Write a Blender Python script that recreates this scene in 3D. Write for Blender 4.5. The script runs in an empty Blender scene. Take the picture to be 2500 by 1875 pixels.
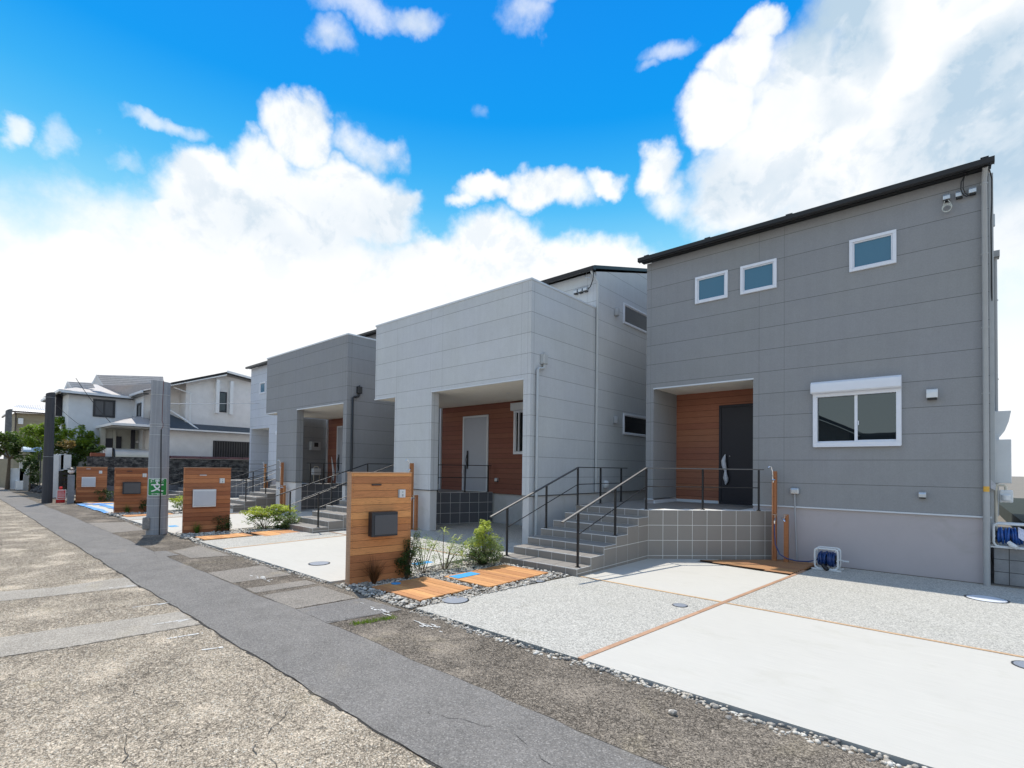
import bpy, bmesh, math, random
import numpy as np
from mathutils import Vector, Matrix
from math import radians as R, pi, sin, cos

# ---------------------------------------------------------------- camera, world, sun, exposure
C = bpy.context.scene.collection
SC = bpy.context.scene
YAW, PITCH, ROLL, EYE = -0.7225, 0.0217, 0.0133, 1.72
cam_d = bpy.data.cameras.new('camera')
cam = bpy.data.objects.new('camera', cam_d)
C.objects.link(cam)
SC.camera = cam
_f = Vector((sin(YAW)*cos(PITCH), cos(YAW)*cos(PITCH), sin(PITCH)))
_r = Vector((cos(YAW), -sin(YAW), 0)); _u = _r.cross(_f)
_r2 = cos(ROLL)*_r + sin(ROLL)*_u; _u2 = -sin(ROLL)*_r + cos(ROLL)*_u
cam.matrix_world = Matrix(((_r2.x, _u2.x, -_f.x, 0), (_r2.y, _u2.y, -_f.y, 0), (_r2.z, _u2.z, -_f.z, EYE), (0, 0, 0, 1)))
cam_d.sensor_width = 36
cam_d.lens = 36*1236.7/2500
cam_d.shift_y = 178.8/2500
cam_d.clip_start = 0.05
cam_d.clip_end = 3000

SUN_TO = Vector((-0.48, 0.165, 1.0)).normalized()
SUN_EL = math.asin(SUN_TO.z)
SUN_ROT = math.atan2(SUN_TO.x, SUN_TO.y)
sun_d = bpy.data.lights.new('sun', 'SUN')
sun_d.energy = 3.5
sun_d.angle = R(0.53)
sun_d.color = (1.0, 0.945, 0.85)
sun = bpy.data.objects.new('sun', sun_d)
C.objects.link(sun)
sun.location = SUN_TO*60
sun.rotation_euler = SUN_TO.to_track_quat('Z', 'Y').to_euler()

SC.view_settings.view_transform = 'Standard'
SC.view_settings.look = 'None'
SC.view_settings.exposure = 0.37
SC.view_settings.gamma = 1.0
SC.cycles.max_bounces = 8
SC.cycles.diffuse_bounces = 4


class NT:
    """tiny node-tree helper"""
    def __init__(s, tree):
        s.t = tree; s.N = tree.nodes; s.L = tree.links
    def set(s, node, key, v):
        if v is None: return
        i = node.inputs[key]
        if isinstance(v, bpy.types.NodeSocket): s.L.new(v, i)
        else:
            if hasattr(i.default_value, '__len__') and not hasattr(v, '__len__'): v = (v,)*len(i.default_value)
            if hasattr(i.default_value, '__len__') and len(i.default_value) == 4 and len(v) == 3: v = (*v, 1)
            i.default_value = v
    def n(s, typ, ins=None, **props):
        nd = s.N.new(typ)
        for k, v in props.items(): setattr(nd, k, v)
        for k, v in (ins or {}).items(): s.set(nd, k, v)
        return nd
    def m(s, op, a, b=None, c=None, clamp=False):
        nd = s.n('ShaderNodeMath', operation=op, use_clamp=clamp)
        s.set(nd, 0, a)
        if b is not None: s.set(nd, 1, b)
        if c is not None: s.set(nd, 2, c)
        return nd.outputs[0]
    def mix(s, f, a, b, blend='MIX'):
        nd = s.n('ShaderNodeMix', data_type='RGBA', blend_type=blend)
        s.set(nd, 'Factor', f); s.set(nd, 6, a); s.set(nd, 7, b)
        return nd.outputs[2]
    def noise(s, vec, scale, detail=3, rough=0.5, dist=0.0):
        return s.n('ShaderNodeTexNoise', {'Vector': vec, 'Scale': scale, 'Detail': detail, 'Roughness': rough, 'Distortion': dist}).outputs['Fac']
    def vor(s, vec, scale, feature='F1', out='Distance', **k):
        return s.n('ShaderNodeTexVoronoi', {'Vector': vec, 'Scale': scale, **k}, feature=feature).outputs[out]
    def rng(s, v, a, b, c=0.0, d=1.0, smooth=False):
        nd = s.n('ShaderNodeMapRange', {'Value': v, 'From Min': a, 'From Max': b, 'To Min': c, 'To Max': d})
        if smooth: nd.interpolation_type = 'SMOOTHSTEP'
        return nd.outputs[0]
    def ramp(s, v, stops):
        nd = s.n('ShaderNodeValToRGB', {'Fac': v}); e = nd.color_ramp.elements
        while len(e) < len(stops): e.new(0.5)
        for el, (p, c) in zip(e, stops): el.position = p; el.color = (*c, 1) if len(c) == 3 else c
        return nd.outputs['Color']
    def scl(s, vec, v):
        nd = s.n('ShaderNodeVectorMath', operation='MULTIPLY'); s.set(nd, 0, vec); s.set(nd, 1, v); return nd.outputs[0]
    def sep(s, vec): return s.n('ShaderNodeSeparateXYZ', {'Vector': vec}).outputs
    def comb(s, x, y, z): return s.n('ShaderNodeCombineXYZ', {'X': x, 'Y': y, 'Z': z}).outputs[0]


# ---------------------------------------------------------------- world: Nishita sky with clouds laid out by compass direction and height
def px_dir(px, py):
    d = _f + _r2*((px-1250)/1236.7) - _u2*((py-1116.3)/1236.7)
    d.normalize()
    return math.atan2(d.x, d.y), math.asin(d.z)

world = bpy.data.worlds.new('World')
SC.world = world
world.use_nodes = True
w = NT(world.node_tree)
w.N.clear()
co = w.n('ShaderNodeTexCoord').outputs['Generated']
dx, dy, dz = w.sep(co)
AZ = w.m('ARCTAN2', dx, dy)
EL = w.m('ARCSINE', dz)
sky = w.n('ShaderNodeTexSky', sky_type='NISHITA', sun_disc=False, sun_elevation=SUN_EL, sun_rotation=SUN_ROT, air_density=1.0, dust_density=0.6, ozone_density=2.5, altitude=50).outputs[0]
sky_s = w.mix(1.0, sky, (0.105,)*3, 'MULTIPLY')
# deep-blue-to-white air of the day, by height above the horizon (0..90 deg)
eln = w.m('DIVIDE', EL, pi/2)
grad = w.ramp(eln, [(0.0, (0.83, 0.84, 0.85)), (0.13, (0.77, 0.82, 0.845)), (0.20, (0.53, 0.71, 0.81)), (0.255, (0.19, 0.53, 0.76)), (0.30, (0.070, 0.41, 0.745)), (0.335, (0.030, 0.345, 0.73)),
                    (0.385, (0.0, 0.262, 0.71)), (0.45, (0.0, 0.232, 0.70)), (0.52, (0.0, 0.205, 0.66)), (0.72, (0.0, 0.14, 0.46)), (1.0, (0.0, 0.09, 0.32))])
base = w.mix(0.97, sky_s, grad)
# domain-warped coordinates give ragged cloud edges
nv = w.n('ShaderNodeTexNoise', {'Vector': co, 'Scale': 7.5, 'Detail': 8, 'Roughness': 0.55}).outputs['Color']
nsep = w.sep(nv)
AZw = w.m('ADD', AZ, w.m('MULTIPLY', w.m('SUBTRACT', nsep[0], 0.5), 0.15))
ELw = w.m('ADD', EL, w.m('MULTIPLY', w.m('SUBTRACT', nsep[1], 0.5), 0.15))
fine = w.noise(co, 13, 9, 0.62)
fine2 = w.noise(co, 4.5, 6, 0.55)
def field(blobs):
    acc = None
    for (px, py, rx, ry, wt) in blobs:
        a0, e0 = px_dir(px, py)
        a1, _ = px_dir(px+rx, py); _, e1 = px_dir(px, py-ry)
        ra, re = abs(a1-a0)*1.08, abs(e1-e0)*1.08
        u = w.m('MULTIPLY', w.m('SUBTRACT', AZw, a0), 1/ra)
        v = w.m('MULTIPLY', w.m('SUBTRACT', ELw, e0), 1/re)
        q = w.m('ADD', w.m('MULTIPLY', u, u), w.m('MULTIPLY', v, v))
        f = w.m('MULTIPLY', w.m('SUBTRACT', 1.0, q), wt)
        acc = f if acc is None else w.m('SMOOTH_MAX', acc, f, 0.12)
    return acc
cumulus = [(720, 640, 430, 130, .8), (330, 700, 300, 110, .8), (1180, 740, 300, 110, .9), (748, 350, 88, 85, 1), (640, 410, 95, 80, 1), (520, 450, 110, 80, 1), (395, 498, 70, 30, .8), (640, 520, 250, 110, 1), (860, 500, 130, 90, .9), (940, 500, 80, 38, .7),
           (905, 370, 58, 52, .42), (200, 690, 150, 95, 1), (90, 770, 150, 80, 1), (430, 670, 150, 120, 1), (330, 820, 400, 170, 1), (640, 740, 420, 170, 1), (250, 600, 60, 40, .6), (1035, 640, 90, 75, 1), (1000, 740, 160, 110, 1),
           (1215, 650, 140, 110, 1), (1400, 700, 240, 100, 1), (1480, 660, 75, 50, .9), (1200, 475, 65, 38, .8), (1320, 480, 110, 55, .8), (1465, 440, 45, 32, .6), (1140, 500, 30, 20, .4),
           (1605, 430, 62, 58, .7), (1650, 490, 70, 50, .4), (1760, 300, 85, 100, 1), (1850, 60, 60, 60, 1), (1800, 170, 75, 85, 1), (1960, 330, 230, 240, 1), (2250, 220, 420, 300, 1), (2150, 520, 420, 170, 1),
           (2400, 450, 300, 300, 1), (1850, 480, 200, 110, .8), (2200, 20, 330, 160, 1)]
wisps = [(870, 20, 110, 60, 1), (805, 110, 60, 62, 1), (1010, 45, 80, 45, 1), (1290, 60, 70, 60, .9), (1330, 0, 60, 50, .9), (1640, 125, 85, 42, 1), (1580, 170, 40, 25, .7), (405, 298, 82, 30, 1.1),
         (12, 330, 45, 42, 1.1), (115, 335, 42, 42, .6), (290, 370, 50, 22, .5), (1190, 282, 28, 25, .5), (470, 370, 40, 25, .4)]
fc = w.m('ADD', field(cumulus), w.m('MULTIPLY', w.m('SUBTRACT', fine, 0.5), 1.0))
mc = w.rng(fc, -0.30, 0.58, 0, 1, True)
fw = w.m('ADD', field(wisps), w.m('MULTIPLY', w.m('SUBTRACT', fine, 0.5), 1.9))
mw = w.rng(fw, -0.15, 1.35, 0, 0.80, True)
mask = w.m('MAXIMUM', mc, mw)
# unseen clouds behind and above the camera, thickened to brighten the shaded fronts
far_az = w.rng(w.m('ABSOLUTE', w.m('SUBTRACT', AZ, YAW)), 0.95, 1.35, 0, 1, True)
mo = w.m('MULTIPLY', w.rng(w.noise(w.scl(co, (1, 1, 1.8)), 2.2, 8, 0.6), 0.43, 0.60, 0, 0.92, True), far_az)
mask = w.m('MAXIMUM', mask, mo)
# grey-blue undersides, strongest in the big bank on the right
a_r, e_r = px_dir(2200, 250)
bank = w.rng(AZ, px_dir(1780, 300)[0], px_dir(2080, 300)[0], 0.0, 1.0, True)
c9 = w.noise(w.scl(co, (1, 1, 1)), 10, 8, .6, .4); offv = w.n('ShaderNodeVectorMath', operation='ADD'); w.set(offv, 0, co); w.set(offv, 1, (.012, -.006, -.030)); c9b = w.noise(offv.outputs[0], 10, 8, .6, .4)
relief = w.rng(w.m('SUBTRACT', c9b, c9), -.02, .13, 0, 1, True)
soft = w.rng(w.m('ADD', fine2, w.m('MULTIPLY', w.m('SUBTRACT', nsep[2], 0.5), 0.5)), 0.40, 0.66, 0, 1, True)
grey = w.rng(field([(2000, 90, 150, 110, 1), (2110, 120, 90, 80, .8), (2400, 330, 260, 220, 1), (2250, 430, 190, 120, .8), (2480, 120, 160, 70, .6), (2080, 260, 70, 50, .5), (1800, 470, 110, 70, .35), (1930, 560, 200, 60, .3), (640, 560, 200, 60, .25), (900, 560, 120, 70, .3)]), -0.35, 0.85, 0, 1, True)
lift = w.rng(field([(2240, 150, 90, 60, 1), (1740, 290, 60, 80, .8), (2150, 350, 60, 60, .5), (2420, 20, 200, 40, 1)]), 0.0, 0.8, 0, 1, True)
dark = w.m('ADD', w.m('MULTIPLY', grey, w.m('ADD', 0.30, w.m('MULTIPLY', w.rng(fine2, .3, .7, 0, 1), 0.55))), w.m('ADD', w.m('MULTIPLY', soft, w.m('MULTIPLY', w.m('ADD', w.m('MULTIPLY', bank, 0.26), 0.12), w.rng(EL, R(14), R(24), .25, 1, True))), w.m('MULTIPLY', w.m('MULTIPLY', relief, w.rng(EL, R(15), R(25), .12, 1, True)), .30)))
dark = w.m('MULTIPLY', dark, w.m('SUBTRACT', 1.0, w.m('MULTIPLY', lift, 0.75)), clamp=True)
cloud = w.mix(dark, (0.81, 0.82, 0.83), (0.40, 0.52, 0.63))
col = w.mix(mask, base, cloud)
low = w.rng(EL, R(1.0), R(13.0), 1, 0, True)
col = w.mix(low, col, (0.84, 0.845, 0.85))
bg = w.n('ShaderNodeBackground', {'Color': col, 'Strength': 1.0})
w.L.new(bg.outputs[0], w.n('ShaderNodeOutputWorld').inputs['Surface'])


# ---------------------------------------------------------------- object helpers
def setp(o, label=None, cat=None, group=None, kind=None):
    for k, v in (('label', label), ('category', cat), ('group', group), ('kind', kind)):
        if v: o[k] = v
    return o
def thing(name, label, cat, loc=(0, 0, 0), group=None):
    o = bpy.data.objects.new(name, None); C.objects.link(o); o.location = loc
    o.empty_display_size = 0.2
    return setp(o, label, cat, group)
def dup(root, off, label, group=None):
    def cp(o, parent):
        c = o.copy(); C.objects.link(c); c.parent = parent
        for ch in [x for x in o.children]: cp(ch, c)
        return c
    r = cp(root, None); r.location = root.location + Vector(off)
    r['label'] = label
    if group: r['group'] = group
    return r
def wloc(o):
    v = Vector((0, 0, 0))
    while o is not None: v += o.location; o = o.parent
    return v

class MB:
    """collects geometry in world coordinates"""
    def __init__(s): s.v = []; s.f = []; s.uv = {}
    def face(s, pts, uv=None):
        b = len(s.v); s.v += [tuple(p) for p in pts]; s.f.append(tuple(range(b, b+len(pts))))
        if uv: s.uv[len(s.f)-1] = uv
        return s
    def add(s, vs, fs):
        b = len(s.v); s.v += [tuple(p) for p in vs]; s.f += [tuple(i+b for i in f) for f in fs]; return s
    def box(s, x0, x1, y0, y1, z0, z1):
        s.add([(x0, y0, z0), (x1, y0, z0), (x1, y1, z0), (x0, y1, z0), (x0, y0, z1), (x1, y0, z1), (x1, y1, z1), (x0, y1, z1)],
              [(0, 3, 2, 1), (4, 5, 6, 7), (0, 1, 5, 4), (1, 2, 6, 5), (2, 3, 7, 6), (3, 0, 4, 7)]); return s
    def obox(s, c, ax, ay, az, hx, hy, hz):
        """box with centre c, unit axes and half sizes"""
        c, ax, ay, az = map(Vector, (c, ax, ay, az)); vs = []
        for sz in (-1, 1):
            for sx, sy in ((-1, -1), (1, -1), (1, 1), (-1, 1)): vs.append(c+ax*hx*sx+ay*hy*sy+az*hz*sz)
        return s.add(vs, [(0, 3, 2, 1), (4, 5, 6, 7), (0, 1, 5, 4), (1, 2, 6, 5), (2, 3, 7, 6), (3, 0, 4, 7)])
    def prism(s, poly, d0, d1, axis='z'):
        """polygon extruded along an axis; poly gives the two other coordinates in order"""
        def P(p, d):
            return {'z': (p[0], p[1], d), 'y': (p[0], d, p[1]), 'x': (d, p[0], p[1])}[axis]
        n = len(poly)
        s.add([P(p, d0) for p in poly]+[P(p, d1) for p in poly],
              [tuple(range(n)), tuple(range(2*n-1, n-1, -1))]+[(i, i+n, (i+1) % n+n, (i+1) % n) for i in range(n)])
        return s
    def tube(s, pts, r, seg=8, cap=True):
        pts = [Vector(p) for p in pts]; n = len(pts); rs = r if hasattr(r, '__len__') else [r]*n
        b = len(s.v); prev = None
        for i, p in enumerate(pts):
            t = (pts[min(i+1, n-1)]-pts[max(i-1, 0)]).normalized()
            a = prev if prev is not None else (Vector((0, 0, 1)) if abs(t.z) < .9 else Vector((1, 0, 0)))
            x = (a-t*a.dot(t)).normalized(); y = t.cross(x); prev = x
            for k in range(seg):
                q = 2*pi*k/seg; s.v.append(tuple(p+(x*cos(q)+y*sin(q))*rs[i]))
        for i in range(n-1):
            for k in range(seg):
                k2 = (k+1) % seg
                s.f.append((b+i*seg+k, b+i*seg+k2, b+(i+1)*seg+k2, b+(i+1)*seg+k))
        if cap:
            s.f.append(tuple(b+k for k in range(seg-1, -1, -1))); s.f.append(tuple(b+(n-1)*seg+k for k in range(seg)))
        return s
    def lathe(s, c, prof, seg=24):
        """profile of (radius, z) turned about the vertical through c"""
        b = len(s.v); n = len(prof)
        for (r, z) in prof:
            for k in range(seg):
                q = 2*pi*k/seg; s.v.append((c[0]+r*cos(q), c[1]+r*sin(q), z))
        for i in range(n-1):
            for k in range(seg):
                k2 = (k+1) % seg; s.f.append((b+i*seg+k, b+i*seg+k2, b+(i+1)*seg+k2, b+(i+1)*seg+k))
        s.f.append(tuple(b+k for k in range(seg-1, -1, -1))); s.f.append(tuple(b+(n-1)*seg+k for k in range(seg)))
        return s
    def torus(s, c, nrm, R0, r, seg=24, ts=8):
        c, nrm = Vector(c), Vector(nrm).normalized(); a = nrm.orthogonal().normalized(); bb = nrm.cross(a)
        pts = [c+(a*cos(2*pi*i/seg)+bb*sin(2*pi*i/seg))*R0 for i in range(seg+1)]
        return s.tube(pts, r, ts, False)
    def build(s, name, mat, parent=None, smooth=False, bevel=0, label=None, merge=False):
        me = bpy.data.meshes.new(name)
        o = bpy.data.objects.new(name, me)
        off = wloc(parent) if parent is not None else Vector((0, 0, 0))
        vs = [(p[0]-off.x, p[1]-off.y, p[2]-off.z) for p in s.v]
        me.from_pydata(vs, [], s.f)
        if s.uv:
            ul = me.uv_layers.new(name='UVMap')
            for fi, uv in s.uv.items():
                for li, c in zip(me.polygons[fi].loop_indices, uv): ul.data[li].uv = c
        me.materials.append(mat)
        if merge or bevel or smooth:
            bm = bmesh.new(); bm.from_mesh(me)
            if merge: bmesh.ops.remove_doubles(bm, verts=bm.verts, dist=1e-4)
            bmesh.ops.recalc_face_normals(bm, faces=bm.faces)
            bm.to_mesh(me); bm.free()
        if smooth:
            me.polygons.foreach_set('use_smooth', [True]*len(me.polygons))
            me.update()
            try: me.set_sharp_from_angle(angle=R(40))
            except Exception: pass
        if bevel:
            md = o.modifiers.new('bevel', 'BEVEL'); md.width = bevel; md.segments = 2; md.limit_method = 'ANGLE'; md.angle_limit = R(40)
        C.objects.link(o)
        if parent is not None: o.parent = parent
        if label: o['label'] = label
        return o

# ---------------------------------------------------------------- materials
def mat(name):
    m = bpy.data.materials.new(name); m.use_nodes = True
    t = NT(m.node_tree); return m, t, m.node_tree.nodes['Principled BSDF']
def POS(t): return t.n('ShaderNodeNewGeometry').outputs['Position']
def bump(t, b, h, strength=0.3, dist=0.01):
    nd = t.n('ShaderNodeBump', {'Height': h, 'Strength': strength, 'Distance': dist}); t.L.new(nd.outputs[0], b.inputs['Normal'])
def plain(name, col, rough=0.5, metal=0.0, var=0.06, scale=6, spec=0.5, bmp=0.0):
    m, t, b = mat(name); p = POS(t)
    n = t.noise(p, scale, 4, .6)
    c = t.mix(t.rng(n, .3, .7), tuple(x*(1-var) for x in col), tuple(min(1, x*(1+var)) for x in col))
    t.set(b, 'Base Color', c); b.inputs['Roughness'].default_value = rough; b.inputs['Metallic'].default_value = metal
    b.inputs['Specular IOR Level'].default_value = spec
    if bmp: bump(t, b, t.noise(p, scale*14, 3, .6), bmp, .004)
    return m
def lines(t, coord, positions, half):
    acc = None
    for x in positions:
        d = t.m('LESS_THAN', t.m('ABSOLUTE', t.m('SUBTRACT', coord, x)), half)
        acc = d if acc is None else t.m('MAXIMUM', acc, d)
    return acc
def siding(name, col, z0, xj=(), yj=(), pitch=.455):
    """fibre-cement siding boards 455 mm high with open butt joints"""
    m, t, b = mat(name); p = POS(t); x, y, z = t.sep(p)
    u = t.m('FRACT', t.m('DIVIDE', t.m('SUBTRACT', z, z0), pitch))
    d = t.m('MULTIPLY', t.m('MINIMUM', u, t.m('SUBTRACT', 1.0, u)), pitch)
    g = t.m('LESS_THAN', d, 0.004)
    if xj: g = t.m('MAXIMUM', g, t.m('MULTIPLY', lines(t, x, xj, 0.0035), .55))
    if yj: g = t.m('MAXIMUM', g, t.m('MULTIPLY', lines(t, y, yj, 0.0045), .55))
    bid = t.m('FLOOR', t.m('DIVIDE', t.m('SUBTRACT', z, z0), pitch))
    wn = t.n('ShaderNodeTexWhiteNoise', {'W': bid}, noise_dimensions='1D').outputs['Value']
    big = t.noise(p, 1.3, 5, .62); grain = t.noise(p, 55, 3, .7); mid = t.noise(p, 9, 4, .65)
    k = t.m('ADD', t.m('MULTIPLY', t.m('SUBTRACT', big, .5), .17), t.m('MULTIPLY', t.m('SUBTRACT', grain, .5), .30))
    k = t.m('ADD', k, t.m('MULTIPLY', t.m('SUBTRACT', mid, .5), .10))
    k = t.m('ADD', t.m('ADD', k, 1.0), t.m('MULTIPLY', t.m('SUBTRACT', wn, .5), .035))
    rain = t.noise(t.scl(p, (5, 5, .22)), 2.2, 6, .6); k = t.m('ADD', k, t.m('MULTIPLY', t.m('SUBTRACT', rain, .5), .13))
    kb = t.m('ADD', k, t.m('MULTIPLY', t.m('SUBTRACT', t.noise(p, .7, 3), .5), .10))
    c = t.mix(1.0, col, t.comb(k, k, kb), 'MULTIPLY')
    c = t.mix(g, c, tuple(q*.36 for q in col))
    t.set(b, 'Base Color', c); b.inputs['Roughness'].default_value = .82; b.inputs['Specular IOR Level'].default_value = .3
    bump(t, b, t.m('SUBTRACT', t.m('MULTIPLY', grain, .35), g), .35, .006)
    return m
def woodboards(name, col, pitch, axis='z', z0=0.0, gap=.003, across=None, lighten=.0, rough=.6, var=.24):
    """boards stacked along an axis, grain along the boards"""
    m, t, b = mat(name); p = t.n('ShaderNodeTexCoord').outputs['Object'] if across == 'obj' else POS(t)
    x, y, z = t.sep(p); c0 = {'x': x, 'y': y, 'z': z}[axis]
    q = t.m('DIVIDE', t.m('SUBTRACT', c0, z0), pitch)
    bid = t.m('FLOOR', q); u = t.m('FRACT', q)
    d = t.m('MULTIPLY', t.m('MINIMUM', u, t.m('SUBTRACT', 1.0, u)), pitch)
    g = t.m('LESS_THAN', d, gap)
    rnd = t.n('ShaderNodeObjectInfo').outputs['Random']
    wn = t.n('ShaderNodeTexWhiteNoise', {'Vector': t.comb(bid, rnd, 0.0)}, noise_dimensions='3D').outputs['Value']
    off = t.n('ShaderNodeVectorMath', operation='ADD'); t.set(off, 0, p); t.set(off, 1, t.comb(t.m('MULTIPLY', wn, 37.0), t.m('MULTIPLY', wn, 17.0), t.m('MULTIPLY', wn, 5.0)))
    sc = {'z': (1.6, 1.6, 22), 'x': (22, 1.6, 8), 'y': (1.6, 22, 8)}[axis]
    gr = t.noise(t.scl(off.outputs[0], sc), 2.6, 6, .65, 1.2)
    k = t.m('ADD', t.m('ADD', 1.0-var*.5, t.m('MULTIPLY', wn, var)), t.m('MULTIPLY', t.m('SUBTRACT', gr, .5), .75))
    c = t.mix(1.0, col, t.comb(k, t.m('MULTIPLY', k, t.m('ADD', .93, t.m('MULTIPLY', wn, .12))), t.m('MULTIPLY', k, .95)), 'MULTIPLY')
    red = t.m('MULTIPLY', t.rng(t.m('FRACT', t.m('MULTIPLY', wn, 7.3)), .35, 1.0, 0, 1), min(1.0, var*1.5))
    c = t.mix(red, c, t.mix(1.0, c, (.62, .50, .46), 'MULTIPLY'))
    streak = t.noise(t.scl(off.outputs[0], tuple(q*1.9 for q in sc)), 3.4, 4, .6, .6)
    c = t.mix(t.m('MULTIPLY', t.rng(streak, .52, .72, 0, 1, True), min(.55, var*1.2)), c, tuple(v*.30 for v in col))
    c = t.mix(g, c, tuple(v*.12 for v in col))
    t.set(b, 'Base Color', c); b.inputs['Roughness'].default_value = rough; b.inputs['Specular IOR Level'].default_value = .3
    bump(t, b, t.m('SUBTRACT', t.m('MULTIPLY', gr, .3), t.m('MULTIPLY', g, 1.5)), .4, .004)
    return m
def concrete(name, col, brushed=False, speck=0.0, axis='x', var=.10):
    m, t, b = mat(name); p = POS(t)
    big = t.noise(p, .8, 5, .6); mid = t.noise(p, 5, 5, .65)
    k = t.m('ADD', 1.0, t.m('ADD', t.m('MULTIPLY', t.m('SUBTRACT', big, .5), var*2), t.m('MULTIPLY', t.m('SUBTRACT', mid, .5), var)))
    h = mid
    if brushed:
        br = t.noise(t.scl(p, (1.2, 70, 1) if axis == 'x' else (70, 1.2, 1)), 2.2, 5, .6)
        k = t.m('ADD', k, t.m('MULTIPLY', t.m('SUBTRACT', br, .5), .34)); h = br
    if speck:
        v = t.vor(p, 90, out='Color'); vs = t.sep(v)[0]; g2 = t.noise(p, 60, 3, .7)
        k = t.m('ADD', k, t.m('MULTIPLY', t.m('SUBTRACT', vs, .5), speck)); k = t.m('ADD', k, t.m('MULTIPLY', t.m('SUBTRACT', g2, .5), speck*1.3)); h = vs
    st = t.rng(t.noise(t.scl(p, (1, 1.6, 1)), 1.3, 7, .68, .5), .53, .70, 0, 1, True); k = t.m('SUBTRACT', k, t.m('MULTIPLY', st, var*1.1))
    c = t.mix(1.0, col, t.comb(k, k, t.m('SUBTRACT', k, t.m('MULTIPLY', st, var*.35))), 'MULTIPLY')
    t.set(b, 'Base Color', c); b.inputs['Roughness'].default_value = .9; b.inputs['Specular IOR Level'].default_value = .25
    bump(t, b, h, .35 if speck or brushed else .2, .004)
    return m
def asphalt(name, col, crack=0.0, agg=.55, blot=.2, stain=(.50, .42, .27)):
    m, t, b = mat(name); p = POS(t)
    v = t.sep(t.vor(p, 115, out='Color')); big = t.noise(p, .55, 6, .62); mid = t.noise(p, 2.7, 6, .68); gr = t.noise(p, 80, 4, .75)
    k = t.m('ADD', 1.0, t.m('ADD', t.m('MULTIPLY', t.m('SUBTRACT', v[0], .5), agg*.8), t.m('MULTIPLY', t.m('SUBTRACT', gr, .5), agg*1.8)))
    k = t.m('ADD', k, t.m('ADD', t.m('MULTIPLY', t.m('SUBTRACT', big, .5), .26), t.m('MULTIPLY', t.m('SUBTRACT', mid, .5), blot)))
    if crack > 1:
        for sc_, am_ in ((26, .34), (48, .30)): k = t.m('SUBTRACT', k, t.m('MULTIPLY', t.rng(t.noise(t.scl(p, (1, 1.25, 1)), sc_, 2, .5, 1.2), .36, .45, 1, 0), am_))
    c = t.mix(1.0, col, t.comb(k, k, k), 'MULTIPLY')
    # sandy, sun-bleached areas with a shape of their own
    c = t.mix(t.m('MULTIPLY', t.rng(t.noise(p, 1.1, 6, .65, .8), .56, .74, 0, 1, True), .30), c, stain)
    # light and dark chips
    c = t.mix(t.m('MULTIPLY', t.m('GREATER_THAN', v[1], .93), .5), c, tuple(min(.75, q*2.0) for q in col))
    h = t.m('ADD', v[0], gr)
    if crack:
        wv = t.n('ShaderNodeVectorMath', operation='ADD'); t.set(wv, 0, p)
        nn = t.n('ShaderNodeTexNoise', {'Vector': p, 'Scale': 3.5, 'Detail': 5, 'Roughness': .65}).outputs['Color']; t.set(wv, 1, t.scl(nn, .35))
        for scale, wd, st in ((1.0, .006, .55), (6.0, .016, .5), (17, .06, .6), (30, .08, .4)):
            e = t.vor(wv.outputs[0], scale, 'DISTANCE_TO_EDGE'); e = t.m('LESS_THAN', e, t.m('MULTIPLY', t.rng(t.noise(p, 1.7, 3), .35, .65), wd))
            f = t.m('MULTIPLY', e, crack*st); c = t.mix(f, c, tuple(q*.22 for q in col)); h = t.m('SUBTRACT', h, t.m('MULTIPLY', f, 2.0))
    t.set(b, 'Base Color', c); b.inputs['Roughness'].default_value = .93; b.inputs['Specular IOR Level'].default_value = .2
    bump(t, b, h, .8, .006)
    return m
def glass_pane(name, col, rough=.04, spec=1.0):
    m, t, b = mat(name); p = POS(t)
    t.set(b, 'Base Color', col); b.inputs['Roughness'].default_value = rough; b.inputs['Specular IOR Level'].default_value = spec
    b.inputs['IOR'].default_value = 1.6
    bump(t, b, t.noise(p, 1.5, 2), .02, .02)
    return m
def leafmat(name, c1, c2, scale=9):
    m, t, b = mat(name); p = POS(t)
    n = t.noise(p, scale, 2, .5); f = t.rng(n, .35, .65)
    c = t.mix(f, c1, c2)
    t.set(b, 'Base Color', c); b.inputs['Roughness'].default_value = .5; b.inputs['Specular IOR Level'].default_value = .4
    tr = t.n('ShaderNodeBsdfTranslucent', {'Color': t.mix(.5, c, (c2[0]*1.4, c2[1]*1.6, c2[2]*.6))})
    mx = t.n('ShaderNodeMixShader', {0: .35}); t.L.new(b.outputs[0], mx.inputs[1]); t.L.new(tr.outputs[0], mx.inputs[2])
    out = [n_ for n_ in t.N if n_.type == 'OUTPUT_MATERIAL'][0]; t.L.new(mx.outputs[0], out.inputs['Surface'])
    return m
def tilemat(name, col, var=.12):
    m, t, b = mat(name); p = POS(t)
    n = t.noise(t.scl(p, (9, 9, 30)), 3, 5, .6, .6); n2 = t.noise(p, 3.4, 3)
    k = t.m('ADD', 1-var, t.m('ADD', t.m('MULTIPLY', n, var), t.m('MULTIPLY', n2, var)))
    t.set(b, 'Base Color', t.mix(1.0, col, t.comb(k, k, k), 'MULTIPLY')); b.inputs['Roughness'].default_value = .55
    bump(t, b, n, .15, .003)
    return m

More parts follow.
